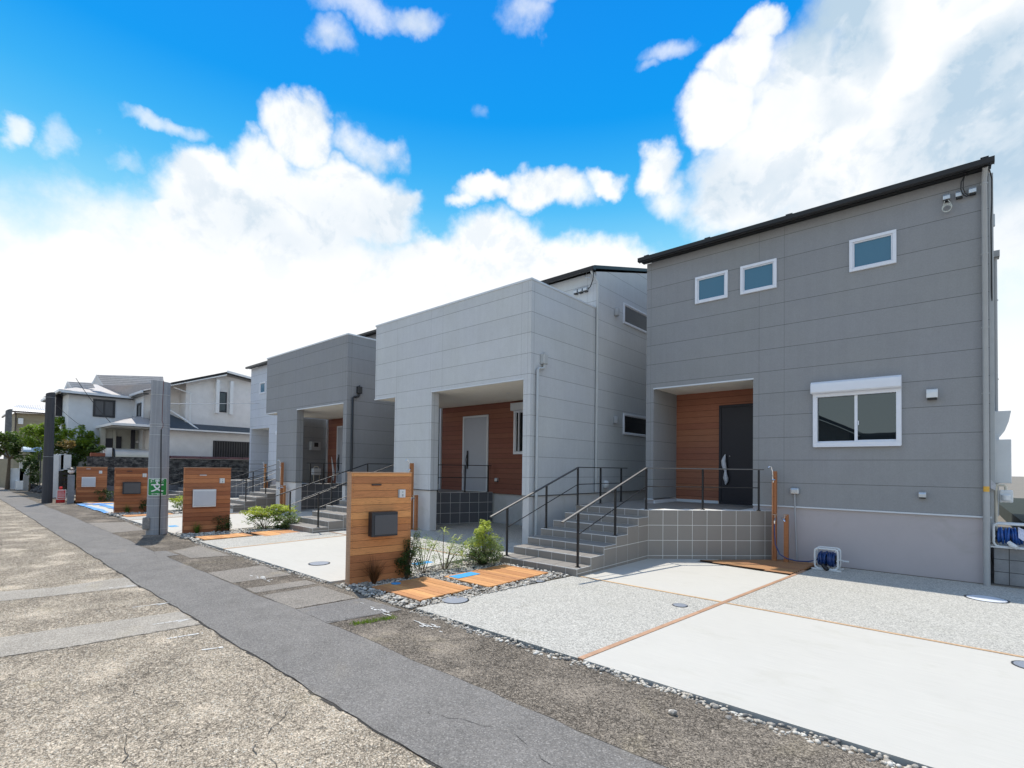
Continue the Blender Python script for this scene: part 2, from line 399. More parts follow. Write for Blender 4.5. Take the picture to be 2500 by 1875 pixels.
# shared materials
M = {}
M['road'] = asphalt('old_asphalt', (.53, .445, .34), crack=1.1, agg=1.15)
M['strip'] = asphalt('newer_asphalt', (.212, .200, .186), crack=.0, agg=.6, blot=.62, stain=(.33, .29, .235))
M['verge'] = asphalt('verge_asphalt', (.27, .23, .185), crack=1.1, agg=1.1)
M['patch_l'] = asphalt('trench_patch_light', (.265, .24, .21), crack=.0, agg=.8, blot=.6)
M['patch_r'] = asphalt('road_trench_patch', (.37, .335, .285), crack=.0, agg=.6, blot=.6)
M['patch_d'] = asphalt('trench_patch_dark', (.205, .195, .185), crack=.0, agg=.7)
M['tar'] = asphalt('joint_tar', (.07, .065, .06), agg=.5)
M['white_slab'] = concrete('brushed_white_concrete', (.535, .515, .468), brushed=True, var=.05)
M['agg_slab'] = concrete('exposed_aggregate', (.44, .425, .385), speck=.75, var=.05)
M['foundation'] = concrete('foundation_render', (.46, .425, .43), var=.07)
M['foundation2'] = concrete('foundation_render_light', (.60, .59, .58), var=.10)
M['block'] = concrete('concrete_block', (.30, .30, .295), speck=.35, var=.2)
M['oldblock'] = concrete('old_stained_block', (.12, .12, .115), speck=.3, var=.9)
M['soffit'] = plain('soffit_board', (.86, .82, .72), .8, var=.03)
M['trim_white'] = plain('white_trim', (.62, .66, .70), .35, var=.02)
M['alum'] = plain('silver_aluminium', (.55, .58, .60), .38, .6, var=.03)
M['frame'] = plain('white_window_frame', (.74, .77, .83), .35, var=.02)
M['pipe'] = plain('grey_upvc', (.38, .39, .39), .45, var=.05)
M['pipe_l'] = plain('pale_upvc', (.48, .50, .50), .45, var=.05)
M['pipe_b'] = plain('black_upvc', (.02, .022, .025), .4)
M['black'] = plain('black_rail_steel', (.02, .02, .022), .42, .15, var=.1)
M['railtop'] = plain('satin_black_handrail', (.03, .03, .032), .5)
M['railtop'].node_tree.nodes['Principled BSDF'].inputs['IOR'].default_value = 2.0
M['dark'] = plain('charcoal_metal', (.028, .033, .042), .35, .3)
M['roof'] = plain('black_metal_roof', (.018, .02, .024), .3, .5)
M['navy'] = plain('dark_navy_door', (.012, .013, .022), .42, .2)
M['greydoor'] = plain('pale_grey_door', (.36, .39, .45), .4, .1, var=.02)
M['chrome'] = plain('chrome', (.7, .7, .72), .12, 1.0, var=.02)
M['plastic_w'] = plain('white_plastic', (.70, .72, .72), .4, var=.03)
M['plastic_g'] = plain('grey_plastic', (.38, .40, .42), .45)
M['wrap'] = plain('protective_wrap', (.62, .63, .66), .4, var=.12, scale=30)
M['cream'] = plain('cream_pipe', (.62, .57, .46), .5)
M['blueplastic'] = plain('blue_plastic', (.06, .38, .72), .4, var=.05)
M['tarp'] = plain('blue_tarpaulin', (.12, .36, .80), .5, var=.2, scale=9)
M['hose'] = plain('blue_hose', (.012, .045, .17), .35)
M['tile_grey'] = tilemat('grey_stone_tile', (.25, .228, .205))  # stone grey tile of the steps and the nearest landing
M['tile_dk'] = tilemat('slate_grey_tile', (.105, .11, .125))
M['grout'] = plain('pale_grout', (.72, .71, .68), .85, var=.05)
M['copper'] = plain('copper_pipe', (.5, .25, .14), .4, .5)
M['iron'] = plain('cast_iron_cover', (.25, .275, .32), .6, .2, var=.25, scale=60, bmp=.4)
M['cover_w'] = plain('pale_plastic_cover', (.66, .68, .72), .5, var=.06)
M['glass_small'] = glass_pane('frosted_glass', (.055, .17, .26), .25, .35)
M['glass'] = glass_pane('clear_glass_dark_room', (.010, .014, .018), .012, 1.0)
M['glass'].node_tree.nodes['Principled BSDF'].inputs['IOR'].default_value = 1.9
M['glass'].node_tree.nodes['Principled BSDF'].inputs['Specular IOR Level'].default_value = .5
M['glass'].node_tree.nodes['Principled BSDF'].inputs['Specular Tint'].default_value = (.78, .96, 1, 1)
M['glass_dim'] = glass_pane('dark_side_glass', (.006, .007, .010), .06, .35)
M['glass_grey'] = glass_pane('grey_glass', (.06, .07, .085), .25, .4)
M['postwood'] = woodboards('hydrant_post_timber', (.43, .185, .075), 5.0, 'z', 0.0, 0, rough=.55)
M['deck'] = woodboards('deck_timber', (.60, .30, .125), .11, 'y', 4.03, .0045, rough=.6)
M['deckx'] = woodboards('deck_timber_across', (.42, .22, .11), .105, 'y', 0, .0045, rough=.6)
M['gatewood'] = woodboards('cedar_boards', (.64, .28, .112), .1045, 'z', 0.0, .0021, rough=.55, var=.50)
M['gatewood2'] = woodboards('redder_cedar_boards', (.46, .185, .085), .1045, 'z', 0.0, .0028, rough=.55, var=.55)
M['edgewood'] = woodboards('timber_edging', (.54, .35, .22), 9, 'z', 0, 0)
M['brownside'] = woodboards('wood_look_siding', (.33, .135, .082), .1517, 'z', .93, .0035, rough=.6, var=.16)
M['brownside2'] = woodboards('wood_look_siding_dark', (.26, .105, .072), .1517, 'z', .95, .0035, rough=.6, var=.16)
M['trunk'] = plain('bark', (.10, .075, .05), .9, var=.3, scale=30)
M['leaf_dk'] = leafmat('dark_leaf', (.02, .045, .012), (.07, .12, .03))
M['leaf_br'] = leafmat('bright_leaf', (.06, .12, .012), (.22, .30, .04))
M['leaf_yl'] = leafmat('yellow_green_leaf', (.24, .30, .04), (.56, .60, .14))
M['leaf_gr'] = leafmat('grey_green_leaf', (.13, .20, .07), (.38, .45, .22))
M['grass_bn'] = leafmat('bronze_grass', (.09, .035, .015), (.22, .10, .04))
M['grass_gn'] = leafmat('green_grass', (.05, .10, .015), (.16, .24, .03))
M['white'] = plain('white_paint', (.75, .75, .74), .6, var=.04)
M['red'] = plain('red_plastic', (.62, .02, .02), .35)

# ---------------------------------------------------------------- ground, road, pavements
def flat(name, polys, z, m, kind='structure', lab=None, cat=None):
    b = MB()
    for p in polys: b.face([(x, y, z) for x, y in p])
    return setp(b.build(name, m), label=lab, cat=cat, kind=kind)
gm = plain('packed_earth', (.20, .18, .15), .95, var=.2, scale=2, bmp=.5)
flat('ground', [[(-900, -900), (900, -900), (900, 900), (-900, 900)]], -.16, gm)
flat('road', [[(-140, -9), (40, -9), (40, 1.935), (-140, 1.935)]], 0.0, M['road'])
random.seed(5)
def jag(x0, x1, y, step, amp, seed):
    r = random.Random(seed); out = []; x = x0; v = 0
    while (x1-x)*(1 if x1 > x0 else -1) > 0:
        v = v*.7+r.uniform(-amp, amp); out.append((x, y+v)); x += step*(1 if x1 > x0 else -1)*r.uniform(.6, 1.4)
    out.append((x1, y)); return out
lo = jag(-90, 12, 1.935, .14, .012, 1)
hi = jag(12, -11.0, 2.85, .25, .016, 2)+[(-11.0, 3.06), (-11.7, 3.02)]+jag(-11.75, -90, 2.84, .3, .022, 3)
b = MB(); b.face([(x, y, 0.008) for x, y in lo+hi]); o = b.build('newer_asphalt_strip', M['strip'])
bm = bmesh.new(); bm.from_mesh(o.data); bmesh.ops.triangulate(bm, faces=bm.faces); bm.to_mesh(o.data); bm.free(); setp(o, kind='structure')
b = MB()
prev = None
rr = random.Random(8)
for (x, y), (x2, y2) in zip(lo[:-1], lo[1:]):
    if x < -45: continue
    w_ = rr.choice((.003, .008, .014, .022))*rr.uniform(.6, 1.3)
    b.face([(x, y-w_, .004), (x2, y2-w_*rr.uniform(.5, 1.2), .004), (x2, y2+.01, .004), (x, y+.01, .004)])
hs = hi
for (x, y), (x2, y2) in zip(hs[:-1], hs[1:]):
    if x < -45: continue
    w_ = rr.uniform(.004, .014)
    b.face([(x, y-.012, .0065), (x, y+w_, .0065), (x2, y2+w_, .0065), (x2, y2-.012, .0065)])
setp(b.build('asphalt_joint_crack', M['tar']), kind='structure')
flat('road_verge', [[(-90, 1.94), (40, 1.94), (40, 3.80), (-90, 3.80)]], 0.001, M['verge'])
flat('old_road_beyond_houses', [[(-140, 3.80), (-30.2, 3.80), (-30.2, 4.6), (-140, 6)]], -.002, M['road'])

def patch(name, pts, z, m): return flat(name, [pts], z, m)
# trench repairs that cross the road and the verge
pl = lambda a, b_: [(a[0], a[1]), (b_[0], b_[1])]
patch('trench_patch', [(-6.80, 1.915), (-6.10, 1.915), (-6.2, .9), (-6.45, -.2), (-6.7, -3), (-7.4, -3), (-7.1, -.2), (-6.98, .8)], .004, M['patch_r'])
patch('trench_patch_far', [(-9.42, 1.915), (-8.58, 1.915), (-8.72, 1.1), (-8.9, .3), (-9.6, .3), (-9.3, 1.1)], .004, M['patch_r'])
patch('dark_verge_patch', [(-5.93, 2.86), (-5.17, 2.82), (-5.02, 3.74), (-5.85, 3.70)], .005, M['patch_d'])
patch('light_verge_patch', [(-6.88, 2.87), (-5.97, 2.86), (-5.9, 3.66), (-6.85, 3.66)], .005, M['patch_l'])
patch('light_verge_patch_middle', [(-8.9, 2.87), (-7.9, 2.87), (-7.85, 3.72), (-8.95, 3.72)], .005, M['patch_l'])
patch('dark_verge_patch_middle', [(-7.42, 2.87), (-7.08, 2.87), (-7.0, 3.7), (-7.33, 3.7)], .005, M['patch_l'])
patch('light_verge_patch_far', [(-11.6, 3.1), (-10.5, 3.1), (-10.3, 3.7), (-12.0, 3.7)], .005, M['patch_l'])
patch('dark_verge_patch_far', [(-18.6, 2.87), (-15.6, 2.87), (-15.7, 3.6), (-18.2, 3.7)], .005, M['patch_l'])
# hairline cracks that wander across the old surface and the resurfaced strip
def crack(pts, w0, z, seed):
    rq = random.Random(seed); b = MB(); P = []
    for (a, c) in zip(pts[:-1], pts[1:]):
        n_ = max(3, int(math.hypot(c[0]-a[0], c[1]-a[1])/.06))
        for k in range(n_): P.append((a[0]+(c[0]-a[0])*k/n_+rq.gauss(0, .010), a[1]+(c[1]-a[1])*k/n_+rq.gauss(0, .010)))
    for (a, c) in zip(P[:-1], P[1:]):
        d = Vector((c[0]-a[0], c[1]-a[1], 0)).normalized(); n_ = Vector((-d.y, d.x, 0))*w0*.5*rq.choice((.2, .5, 1, 1.3))
        b.face([(a[0]-n_.x, a[1]-n_.y, z), (c[0]-n_.x, c[1]-n_.y, z), (c[0]+n_.x, c[1]+n_.y, z), (a[0]+n_.x, a[1]+n_.y, z)])
    setp(b.build('asphalt_crack', M['tar']), kind='structure')
crack([(-11.5, 1.95), (-11.9, 1.3), (-12.2, .5)], .006, .0055, 1); crack([(-9.85, 1.96), (-9.7, 2.4), (-9.48, 2.84)], .005, .0105, 2); crack([(-11.9, 2.85), (-11.0, 2.72), (-9.9, 2.9)], .004, .0105, 3)
crack([(-6.12, 1.92), (-6.2, .95), (-6.5, -.4)], .006, .0062, 4); crack([(-4.2, .9), (-3.6, .75), (-3.1, 1.0), (-2.7, .6)], .004, .0055, 5); crack([(-5.3, 1.3), (-4.6, 1.0), (-4.5, .4)], .0035, .0055, 6)
crack([(-3.6, 1.75), (-3.2, 1.3), (-2.6, 1.35), (-2.2, 1.0)], .004, .0055, 7); crack([(-7.9, 1.5), (-7.6, .9), (-7.7, .3)], .005, .0055, 8); crack([(-6.0, .6), (-5.4, .3), (-4.8, .45)], .0035, .0055, 9)
crack([(-6.9, 2.9), (-6.86, 3.3), (-6.93, 3.72)], .006, .0095, 10); crack([(-5.94, 2.88), (-5.93, 3.3), (-5.86, 3.72)], .006, .0095, 11); crack([(-5.2, 2.86), (-5.1, 3.3), (-5.0, 3.76)], .007, .0095, 12)
crack([(-4.05, 2.9), (-3.9, 3.3), (-3.6, 3.7)], .006, .0095, 13); crack([(-2.8, 2.3), (-2.2, 2.5), (-1.6, 2.35)], .003, .0105, 14)
crack([(-16, 1.0), (-14.5, .9), (-13.6, 1.3)], .007, .0055, 15); crack([(-22, 1.2), (-19, 1.0), (-17, 1.5)], .009, .0055, 16)

# white survey marks sprayed on the road
mk = plain('worn_white_paint', (.68, .68, .66), .8, var=.15, scale=40)
def arrow(x, y0, y1, wd, z, head=True, sl=.06):
    b = MB(); xx = lambda y: x+sl*(y-y0)/(y1-y0); rq = random.Random(int(x*100)); q = y0
    while q < y1:
        q2 = min(y1, q+rq.uniform(.02, .07)); a_, c_ = wd*rq.uniform(.35, 1.2), wd*rq.uniform(.35, 1.2)
        b.face([(xx(q)-a_, q, z), (xx(q)+c_, q, z), (xx(q2)+a_, q2, z), (xx(q2)-c_, q2, z)]); q = q2+rq.choice((0, 0, .008, .02))
    if head:
        for s_ in (-1, 1):
            b.face([(xx(y1), y1, z), (xx(y1)-wd*1.2, y1-.01, z+.0002*s_), (xx(y1)+s_*.035-wd, y1-.12, z), (xx(y1)+s_*.035+wd, y1-.12, z)])
    return b
for i, (x, y0, y1, h, lab) in enumerate([(-8.75, 1.60, 1.90, True, 'small white arrow sprayed on the road beside the newer asphalt, farthest of the marks'),
                                    (-6.45, 1.56, 1.89, True, 'white arrow sprayed on the pale trench repair in the road'),
                                    (-5.83, 1.53, 1.83, False, 'faded white paint dash on cracked asphalt just past the arrow'),
                                    (-5.25, 1.66, 1.82, False, 'short thick white paint dash nearest the camera on the road'),
                                    (-7.38, 1.58, 1.93, True, 'smudged white paint mark over a sandy area of the road')]):
    o = arrow(x, y0, y1, .011 if h else .014, .0058, h).build('road_marking', mk); setp(o, lab, 'marking', 'white survey marks on the road')
for i, (x, y) in enumerate([(-5.15, 3.52), (-4.35, 3.55), (-7.9, 3.3)]):
    b = MB(); rq = random.Random(i+20)
    for k in range(16):
        u_, v_ = x+rq.gauss(0, .16), y+rq.gauss(0, .035); l_ = rq.uniform(.012, .06); h_ = rq.uniform(.004, .012)
        b.face([(u_-l_, v_-h_*.4, .009), (u_-l_*.3, v_-h_, .009), (u_+l_, v_-h_*.2, .009), (u_+l_*.5, v_+h_, .009), (u_-l_*.6, v_+h_*.7, .009)])
    setp(b.build('road_marking', mk), ['white paint scuff on the verge in front of the nearest wooden gate wall', 'white paint scuff on the verge beside the pale driveway corner', 'small white paint scuff on the verge left of the nearest gate wall'][i], 'marking', 'white survey marks on the road')

def sheet(name, poly, zf, m, thick=.12):
    """a slab whose top follows zf(x, y); poly counter-clockwise"""
    b = MB(); n = len(poly); b.face([(x, y, zf(x, y)) for x, y in poly])
    for i in range(n):
        (x, y), (x2, y2) = poly[i], poly[(i+1) % n]
        b.face([(x, y, zf(x, y)-thick), (x2, y2, zf(x2, y2)-thick), (x2, y2, zf(x2, y2)), (x, y, zf(x, y))])
    return setp(b.build(name, m), kind='structure')
Z1 = lambda x, y: .014-.0087*(y-3.87)
Z2 = lambda x, y: .014+.012*(min(y, 9)-3.87)
xj = lambda y: -2.56+.076*(y-3.87)       # the long timber joint of the nearest drive
# nearest lot
sheet('aggregate_pavement', [(-4.93, 3.87), (xj(3.87)-.03, 3.87), (xj(6.88)-.03, 6.88), (-4.70, 6.88), (-4.76, 6.0), (-4.87, 4.7)], Z1, M['agg_slab'])
sheet('concrete_pavement', [(xj(3.87)+.03, 3.87), (6.5, 3.87), (6.5, 6.82), (xj(6.86)+.03, 6.86)], Z1, M['white_slab'])
sheet('concrete_pavement', [(-4.75, 6.93), (xj(6.93)-.03, 6.93), (xj(9.62)-.03, 9.62), (-3.86, 9.78), (-3.2, 11.3), (-5.6, 11.3), (-5.6, 6.93)], Z1, M['white_slab'])
sheet('aggregate_pavement', [(xj(6.91)+.03, 6.91), (6.5, 6.87), (6.5, 11.4), (-1.9, 11.4), (xj(10.5)+.03, 10.5)], Z1, M['agg_slab'])
def joint(a, b_, wd, zf, lab, grp='timber joints between the pavement slabs'):
    d = Vector((b_[0]-a[0], b_[1]-a[1], 0)); n_ = Vector((-d.y, d.x, 0)).normalized()*wd; b = MB()
    t0 = zf(*a)+.006; t1 = zf(*b_)+.006
    P = [(a[0]-n_.x, a[1]-n_.y), (b_[0]-n_.x, b_[1]-n_.y), (b_[0]+n_.x, b_[1]+n_.y), (a[0]+n_.x, a[1]+n_.y)]
    tz = [t0, t1, t1, t0]
    b.add([(x, y, z-.08) for (x, y), z in zip(P, tz)]+[(x, y, z) for (x, y), z in zip(P, tz)], [(0, 3, 2, 1), (4, 5, 6, 7), (0, 1, 5, 4), (1, 2, 6, 5), (2, 3, 7, 6), (3, 0, 4, 7)])
    return setp(b.build('timber_joint', M['edgewood']), lab, 'timber edging', grp)
joint((xj(3.87), 3.87), (xj(10.3), 10.3), .028, Z1, 'long timber strip running from the road to the house between the nearest slabs')
joint((-4.68, 6.905), (xj(6.9)-.03, 6.905), .022, Z1, 'timber strip across the nearest lot from the steps to the long joint')
joint((xj(6.9)+.03, 6.885), (6.5, 6.845), .022, Z1, 'timber strip running out of the right side of the photo behind the white slab')
# second lot (between the first and second gate walls)
sheet('aggregate_pavement', [(-12.62, 3.87), (-11.16, 3.87), (-11.12, 6.60), (-12.05, 6.60), (-12.5, 6.0)], Z2, M['agg_slab'])
sheet('concrete_pavement', [(-11.10, 3.87), (-6.95, 3.87), (-6.72, 5.1), (-6.85, 6.6), (-11.06, 6.60)], Z2, M['white_slab'])
sheet('concrete_pavement', [(-12.0, 6.66), (-11.09, 6.66), (-11.0, 11.2), (-12.0, 11.2)], Z2, M['white_slab'])
sheet('concrete_pavement', [(-11.03, 6.66), (-6.45, 6.66), (-6.38, 11.2), (-6.99, 11.2), (-10.98, 11.2)], Z2, M['agg_slab'])
joint((-11.13, 3.87), (-11.02, 9.0), .028, Z2, 'timber strip running back from the road on the second lot')
joint((-12.0, 6.63), (-6.9, 6.63), .022, Z2, 'timber strip across the second lot behind the nearest gate wall')
# third and fourth lots
sheet('aggregate_pavement', [(-20.0, 3.87), (-18.7, 3.87), (-18.65, 6.6), (-19.6, 6.6)], Z2, M['agg_slab'])
sheet('concrete_pavement', [(-18.62, 3.87), (-14.45, 3.87), (-14.3, 5.2), (-14.3, 11.2), (-18.5, 11.2)], Z2, M['white_slab'])
sheet('concrete_pavement', [(-27.3, 3.87), (-21.6, 3.87), (-21.6, 11.2), (-27.2, 11.2)], Z2, M['white_slab'])
joint((-18.66, 3.87), (-18.55, 9.0), .028, Z2, 'timber strip running back from the road on the third lot')
sheet('back_yard', [(-30, 11.2), (9, 11.2), (9, 40), (-30, 40)], lambda x, y: -.04, gm)

# pebbles: rounded stones in the strip along the slabs and in the planting beds
def ico():
    bm = bmesh.new(); bmesh.ops.create_icosphere(bm, subdivisions=1, radius=1); v = np.array([x.co[:] for x in bm.verts]); f = np.array([[q.index for q in x.verts] for x in bm.faces]); bm.free(); return v, f
IV, IF = ico()
def fastmesh(name, V, F, m, smooth=False, parent=None):
    me = bpy.data.meshes.new(name); n = F.shape[1]
    if parent is not None: V = V-np.array(wloc(parent))
    me.vertices.add(len(V)); me.vertices.foreach_set('co', V.astype(np.float32).ravel())
    me.loops.add(F.size); me.loops.foreach_set('vertex_index', F.astype(np.int32).ravel())
    me.polygons.add(len(F)); me.polygons.foreach_set('loop_start', np.arange(0, F.size, n, dtype=np.int32)); me.polygons.foreach_set('loop_total', np.full(len(F), n, dtype=np.int32))
    if smooth: me.polygons.foreach_set('use_smooth', np.ones(len(F), dtype=bool))
    me.update(calc_edges=True); me.materials.append(m); o = bpy.data.objects.new(name, me); C.objects.link(o)
    if parent is not None: o.parent = parent
    return o
def pebbles(name, pts, r0, r1, m, seed):
    rg = np.random.default_rng(seed); n = len(pts); pts = np.array(pts)
    s = rg.uniform(r0, r1, (n, 1))*np.array([1, 1, 1])*rg.uniform(.62, 1.25, (n, 3)); s[:, 2] *= .62
    a = rg.uniform(0, 2*pi, n); V = IV[None]*(1+rg.uniform(-.18, .18, (n, len(IV), 1)))*s[:, None, :]
    ca, sa = np.cos(a)[:, None], np.sin(a)[:, None]
    X = V[..., 0]*ca-V[..., 1]*sa; Y = V[..., 0]*sa+V[..., 1]*ca
    V = np.stack([X, Y, V[..., 2]], -1)+pts[:, None, :]+np.array([0, 0, 1])*s[:, None, 2:3]*.55
    F = IF[None]+(np.arange(n)*len(IV))[:, None, None]
    return fastmesh(name, V.reshape(-1, 3), F.reshape(-1, 3), m, True)
pm, t, bb = mat('river_pebbles'); p = POS(t)
cell = t.vor(p, 17, out='Color'); cs = t.sep(cell); c = t.ramp(cs[0], [(0, (.15, .145, .14)), (.22, (.30, .28, .25)), (.5, (.47, .42, .35)), (.75, (.56, .51, .43)), (1, (.70, .67, .61))])
t.set(bb, 'Base Color', c); bb.inputs['Roughness'].default_value = .8
rg = np.random.default_rng(4)
def scatter(poly, n, z=.0):
    xs = [q[0] for q in poly]; ys = [q[1] for q in poly]; out = []
    while len(out) < n:
        x, y = rg.uniform(min(xs), max(xs)), rg.uniform(min(ys), max(ys)); ins = False; j = len(poly)-1
        for i in range(len(poly)):
            if (ys[i] > y) != (ys[j] > y) and x < (xs[j]-xs[i])*(y-ys[i])/(ys[j]-ys[i])+xs[i]: ins = not ins
            j = i
        if ins: out.append((x, y, z))
    return out
pts = []
for x0, x1, dens in ((-4.9, .8, 210), (-12.6, -6.9, 110), (-20, -14.4, 40), (-27, -21.6, 20)):
    n = int((x1-x0)*dens*.75)
    for i in range(n):
        x = rg.uniform(x0, x1); wob = .02*sin(x*2.3)+.012*sin(x*7)
        pts.append((x, min(3.857, 3.795+wob+rg.normal(0, .036)), rg.uniform(-.014, .004)))
setp(pebbles('edge_pebbles', pts, .008, .024, pm, 1), 'pale pebbles filling the narrow gap between the road and the driveway slabs', 'pebbles', kind='stuff')
bed1 = [(-6.75, 3.80), (-5.0, 3.80), (-4.84, 4.7), (-4.72, 6.8), (-6.35, 6.85), (-6.72, 6.6), (-6.86, 5.0)]
bp1 = [q for q in scatter(bed1, 5600) if not ((-6.22 < q[0] < -5.18) and 4.12 < q[1] < 5.0) and not ((-6.0 < q[0] < -5.05) and 5.3 < q[1] < 6.6)]
setp(pebbles('bed_pebbles', bp1, .010, .029, pm, 2), 'mixed river pebbles in the planting bed around the nearest wooden gate wall', 'pebbles', kind='stuff')
bed2 = [(-14.35, 3.78), (-12.62, 3.78), (-12.5, 4.7), (-12.2, 6.1), (-14.0, 6.3), (-14.2, 5.2)]
setp(pebbles('bed_pebbles', [q for q in scatter(bed2, 1900, .01) if not (-13.34 < q[0] < -12.3 and 3.96 < q[1] < 6.16)], .02, .045, pm, 3), 'mixed pebbles in the planting bed of the second gate wall', 'pebbles', kind='stuff')
bed3 = [(-21.6, 3.78), (-20.0, 3.78), (-19.6, 6.0), (-21.3, 6.6)]
setp(pebbles('bed_pebbles', [q for q in scatter(bed3, 700, .01) if not (-20.35 < q[0] < -19.6 and 3.96 < q[1] < 5.35)], .03, .06, pm, 5), 'mixed pebbles in the planting bed of the third gate wall', 'pebbles', kind='stuff')
earth = plain('bed_earth', (.10, .085, .065), .95, var=.3, scale=8)
sheet('planting_bed_soil', [(-6.95, 3.80), (-4.94, 3.80), (-4.72, 6.88), (-6.8, 6.9)], lambda x, y: -.008, earth, .05)
sheet('planting_bed_soil', [(-14.45, 3.80), (-12.63, 3.80), (-12.0, 6.6), (-14.3, 6.6)], lambda x, y: -.008, earth, .05)
sheet('planting_bed_soil', [(-21.6, 3.80), (-20.02, 3.80), (-19.6, 6.6), (-21.6, 6.6)], lambda x, y: -.008, earth, .05)
# the one loose pebble on the verge
o = pebbles('loose_pebble', [(-1.52, 3.47, .002)], .034, .036, pm, 9); setp(o, 'single pale pebble lying alone on the verge asphalt', 'pebble')

# manhole covers
def cover(x, y, z, r, m, lab, tilt=0.0):
    t_ = thing('manhole_cover', lab, 'manhole cover', (x, y, z), 'round access covers set in the paving')
    b = MB(); b.lathe((x, y), [(r*1.12, z), (r*1.12, z+.006), (r*1.02, z+.006), (r*1.02, z+.003)], 32); b.build('rim', M['dark'], t_)
    b = MB(); b.lathe((x, y), [(r, z), (r, z+.007), (r*.97, z+.0085), (r*.3, z+.0085)], 32); b.build('lid', m, t_)
cover(.29, 9.85, Z1(0, 9.85), .215, M['cover_w'], 'large pale round cover in the shaded paving at the right end of the nearest house')
cover(-2.68, 6.33, Z1(0, 6.33), .085, M['iron'], 'small bluish round cover just left of the long timber strip')
cover(.50, 6.58, Z1(0, 6.58), .13, M['iron'], 'grey round cover cut off by the right side of the photo')
cover(-4.88, 4.46, Z1(0, 4.46), .165, M['iron'], 'dark round cover beside the wooden deck of the nearest lot')
cover(-8.33, 4.43, Z2(0, 4.43), .16, M['iron'], 'dark round cover in the white slab left of the nearest gate wall')
cover(-4.83, 6.14, .0, .09, M['iron'], 'small grey cover half among pebbles at the corner of the steps')

# decks
def deck(name, x0, x1, y0, y1, z, lab, grp='low timber deck panels leading to the steps', m='deck', pitch=.11, along='x'):
    t_ = thing(name, lab, 'deck', ((x0+x1)/2, (y0+y1)/2, 0), grp)
    n = max(1, round((y1-y0)/pitch)); wd = (y1-y0)/n; r = random.Random(int(x0*100)); b = MB()
    for i in range(n):
        b.box(x0+r.uniform(-.006, .006), x1+r.uniform(-.006, .006), y0+i*wd+.003, y0+(i+1)*wd-.003, z-.022, z+r.uniform(-.0015, .0015))
    b.build('boards', woodboards('deck_boards_%s' % name, (.62, .31, .13), wd, 'y', y0, 0.0, var=.42), t_, bevel=.002)
    b = MB()
    for x in (x0+.04, (x0+x1)/2, x1-.1): b.box(x, x+.06, y0+.02, y1-.02, z-.09, z-.0225)
    b.build('joists', M['dark'], t_)
    return t_
deck('wooden_deck', -6.20, -5.14, 4.09, 5.04, .030, 'low timber deck panel beside the nearest gate wall, half in its shadow')
deck('wooden_deck', -6.00, -5.02, 5.24, 6.64, .030, 'low timber deck panel in front of the nearest steps with a blue cover on it')
deck('wooden_deck', -13.3, -12.66, 4.0, 5.04, .035, 'low timber deck panel beside the second gate wall')
deck('wooden_deck', -13.25, -12.35, 5.2, 6.12, .035, 'low timber deck panel in front of the second flight of steps')
deck('wooden_deck', -20.3, -19.7, 4.0, 5.3, .035, 'small timber deck panel beside the third gate wall')
deck('wooden_deck', -27.5, -27.0, 4.2, 5.2, .03, 'pale timber edge beside the farthest gate wall')
t_ = thing('wooden_deck', 'triangular shaded timber deck at the foot of the nearest house below the water taps', 'deck', (-2.6, 10.4, 0), 'low timber deck panels leading to the steps')
b = MB(); y = 9.66
while y < 11.15:
    xa = -3.84+(y-9.8)*.86 if y > 9.8 else -3.84+(9.8-y)*9; xb = xj(y)-.03; xa2 = -3.84+(y+.1-9.8)*.86
    if xb-xa > .05: b.prism([(xa, y), (xb, y), (xb, y+.1), (max(xa2, xa), y+.1)], Z1(0, y)-.01, Z1(0, y)+.022)
    y += .104
b.build('boards', M['deckx'], t_, bevel=.002)
# blue covers
def plate(x0, x1, y0, y1, z, lab, rot=0):
    b = MB(); b.box(x0, x1, y0, y1, z, z+.004); o = b.build('cover_plate', M['blueplastic'], bevel=.002); setp(o, lab, 'cover plate', 'blue plastic covers on the paving')
plate(-5.93, -5.71, 5.28, 5.76, .0325, 'blue rectangular cover lying on the timber deck by the steps')
plate(-7.16, -6.98, 5.50, 5.92, .034, 'blue cover on the white slab just behind the nearest gate wall')
plate(-16.24, -15.9, 4.2, 4.4, .019, 'blue strip on the white slab seen beside the concrete pole')
b = MB(); b.lathe((-6.11, 4.43), [(.07, .0325), (.07, .037), (.05, .039)], 24); setp(b.build('cover_plate', M['blueplastic'], smooth=False), 'small round blue cap on the shaded deck beside the gate wall', 'cover plate', 'blue plastic covers on the paving')
b = MB(); rt = random.Random(3)
for k in range(7):
    x0 = -26.9+k*.75; b.face([(x0, 3.80+rt.uniform(-.04, .02), .03), (x0+.78, 3.8+rt.uniform(-.04, .02), .033), (x0+.8, 3.92+rt.uniform(-.03, .1), .05), (x0, 3.93+rt.uniform(-.03, .1), .04)])
    b.face([(x0, 4.3+rt.uniform(-.1, .1), .03), (x0+.9, 4.25+rt.uniform(-.1, .1), .033), (x0+.9, 4.5, .05), (x0, 4.55, .04)])
b.face([(-26.9, 3.8, .036), (-26.5, 3.8, .036), (-26.3, 4.9, .036), (-26.7, 4.9, .036)])
setp(b.build('blue_sheeting', M['tarp']), 'crumpled blue protective sheeting along the slab of the farthest new lot', 'sheeting')

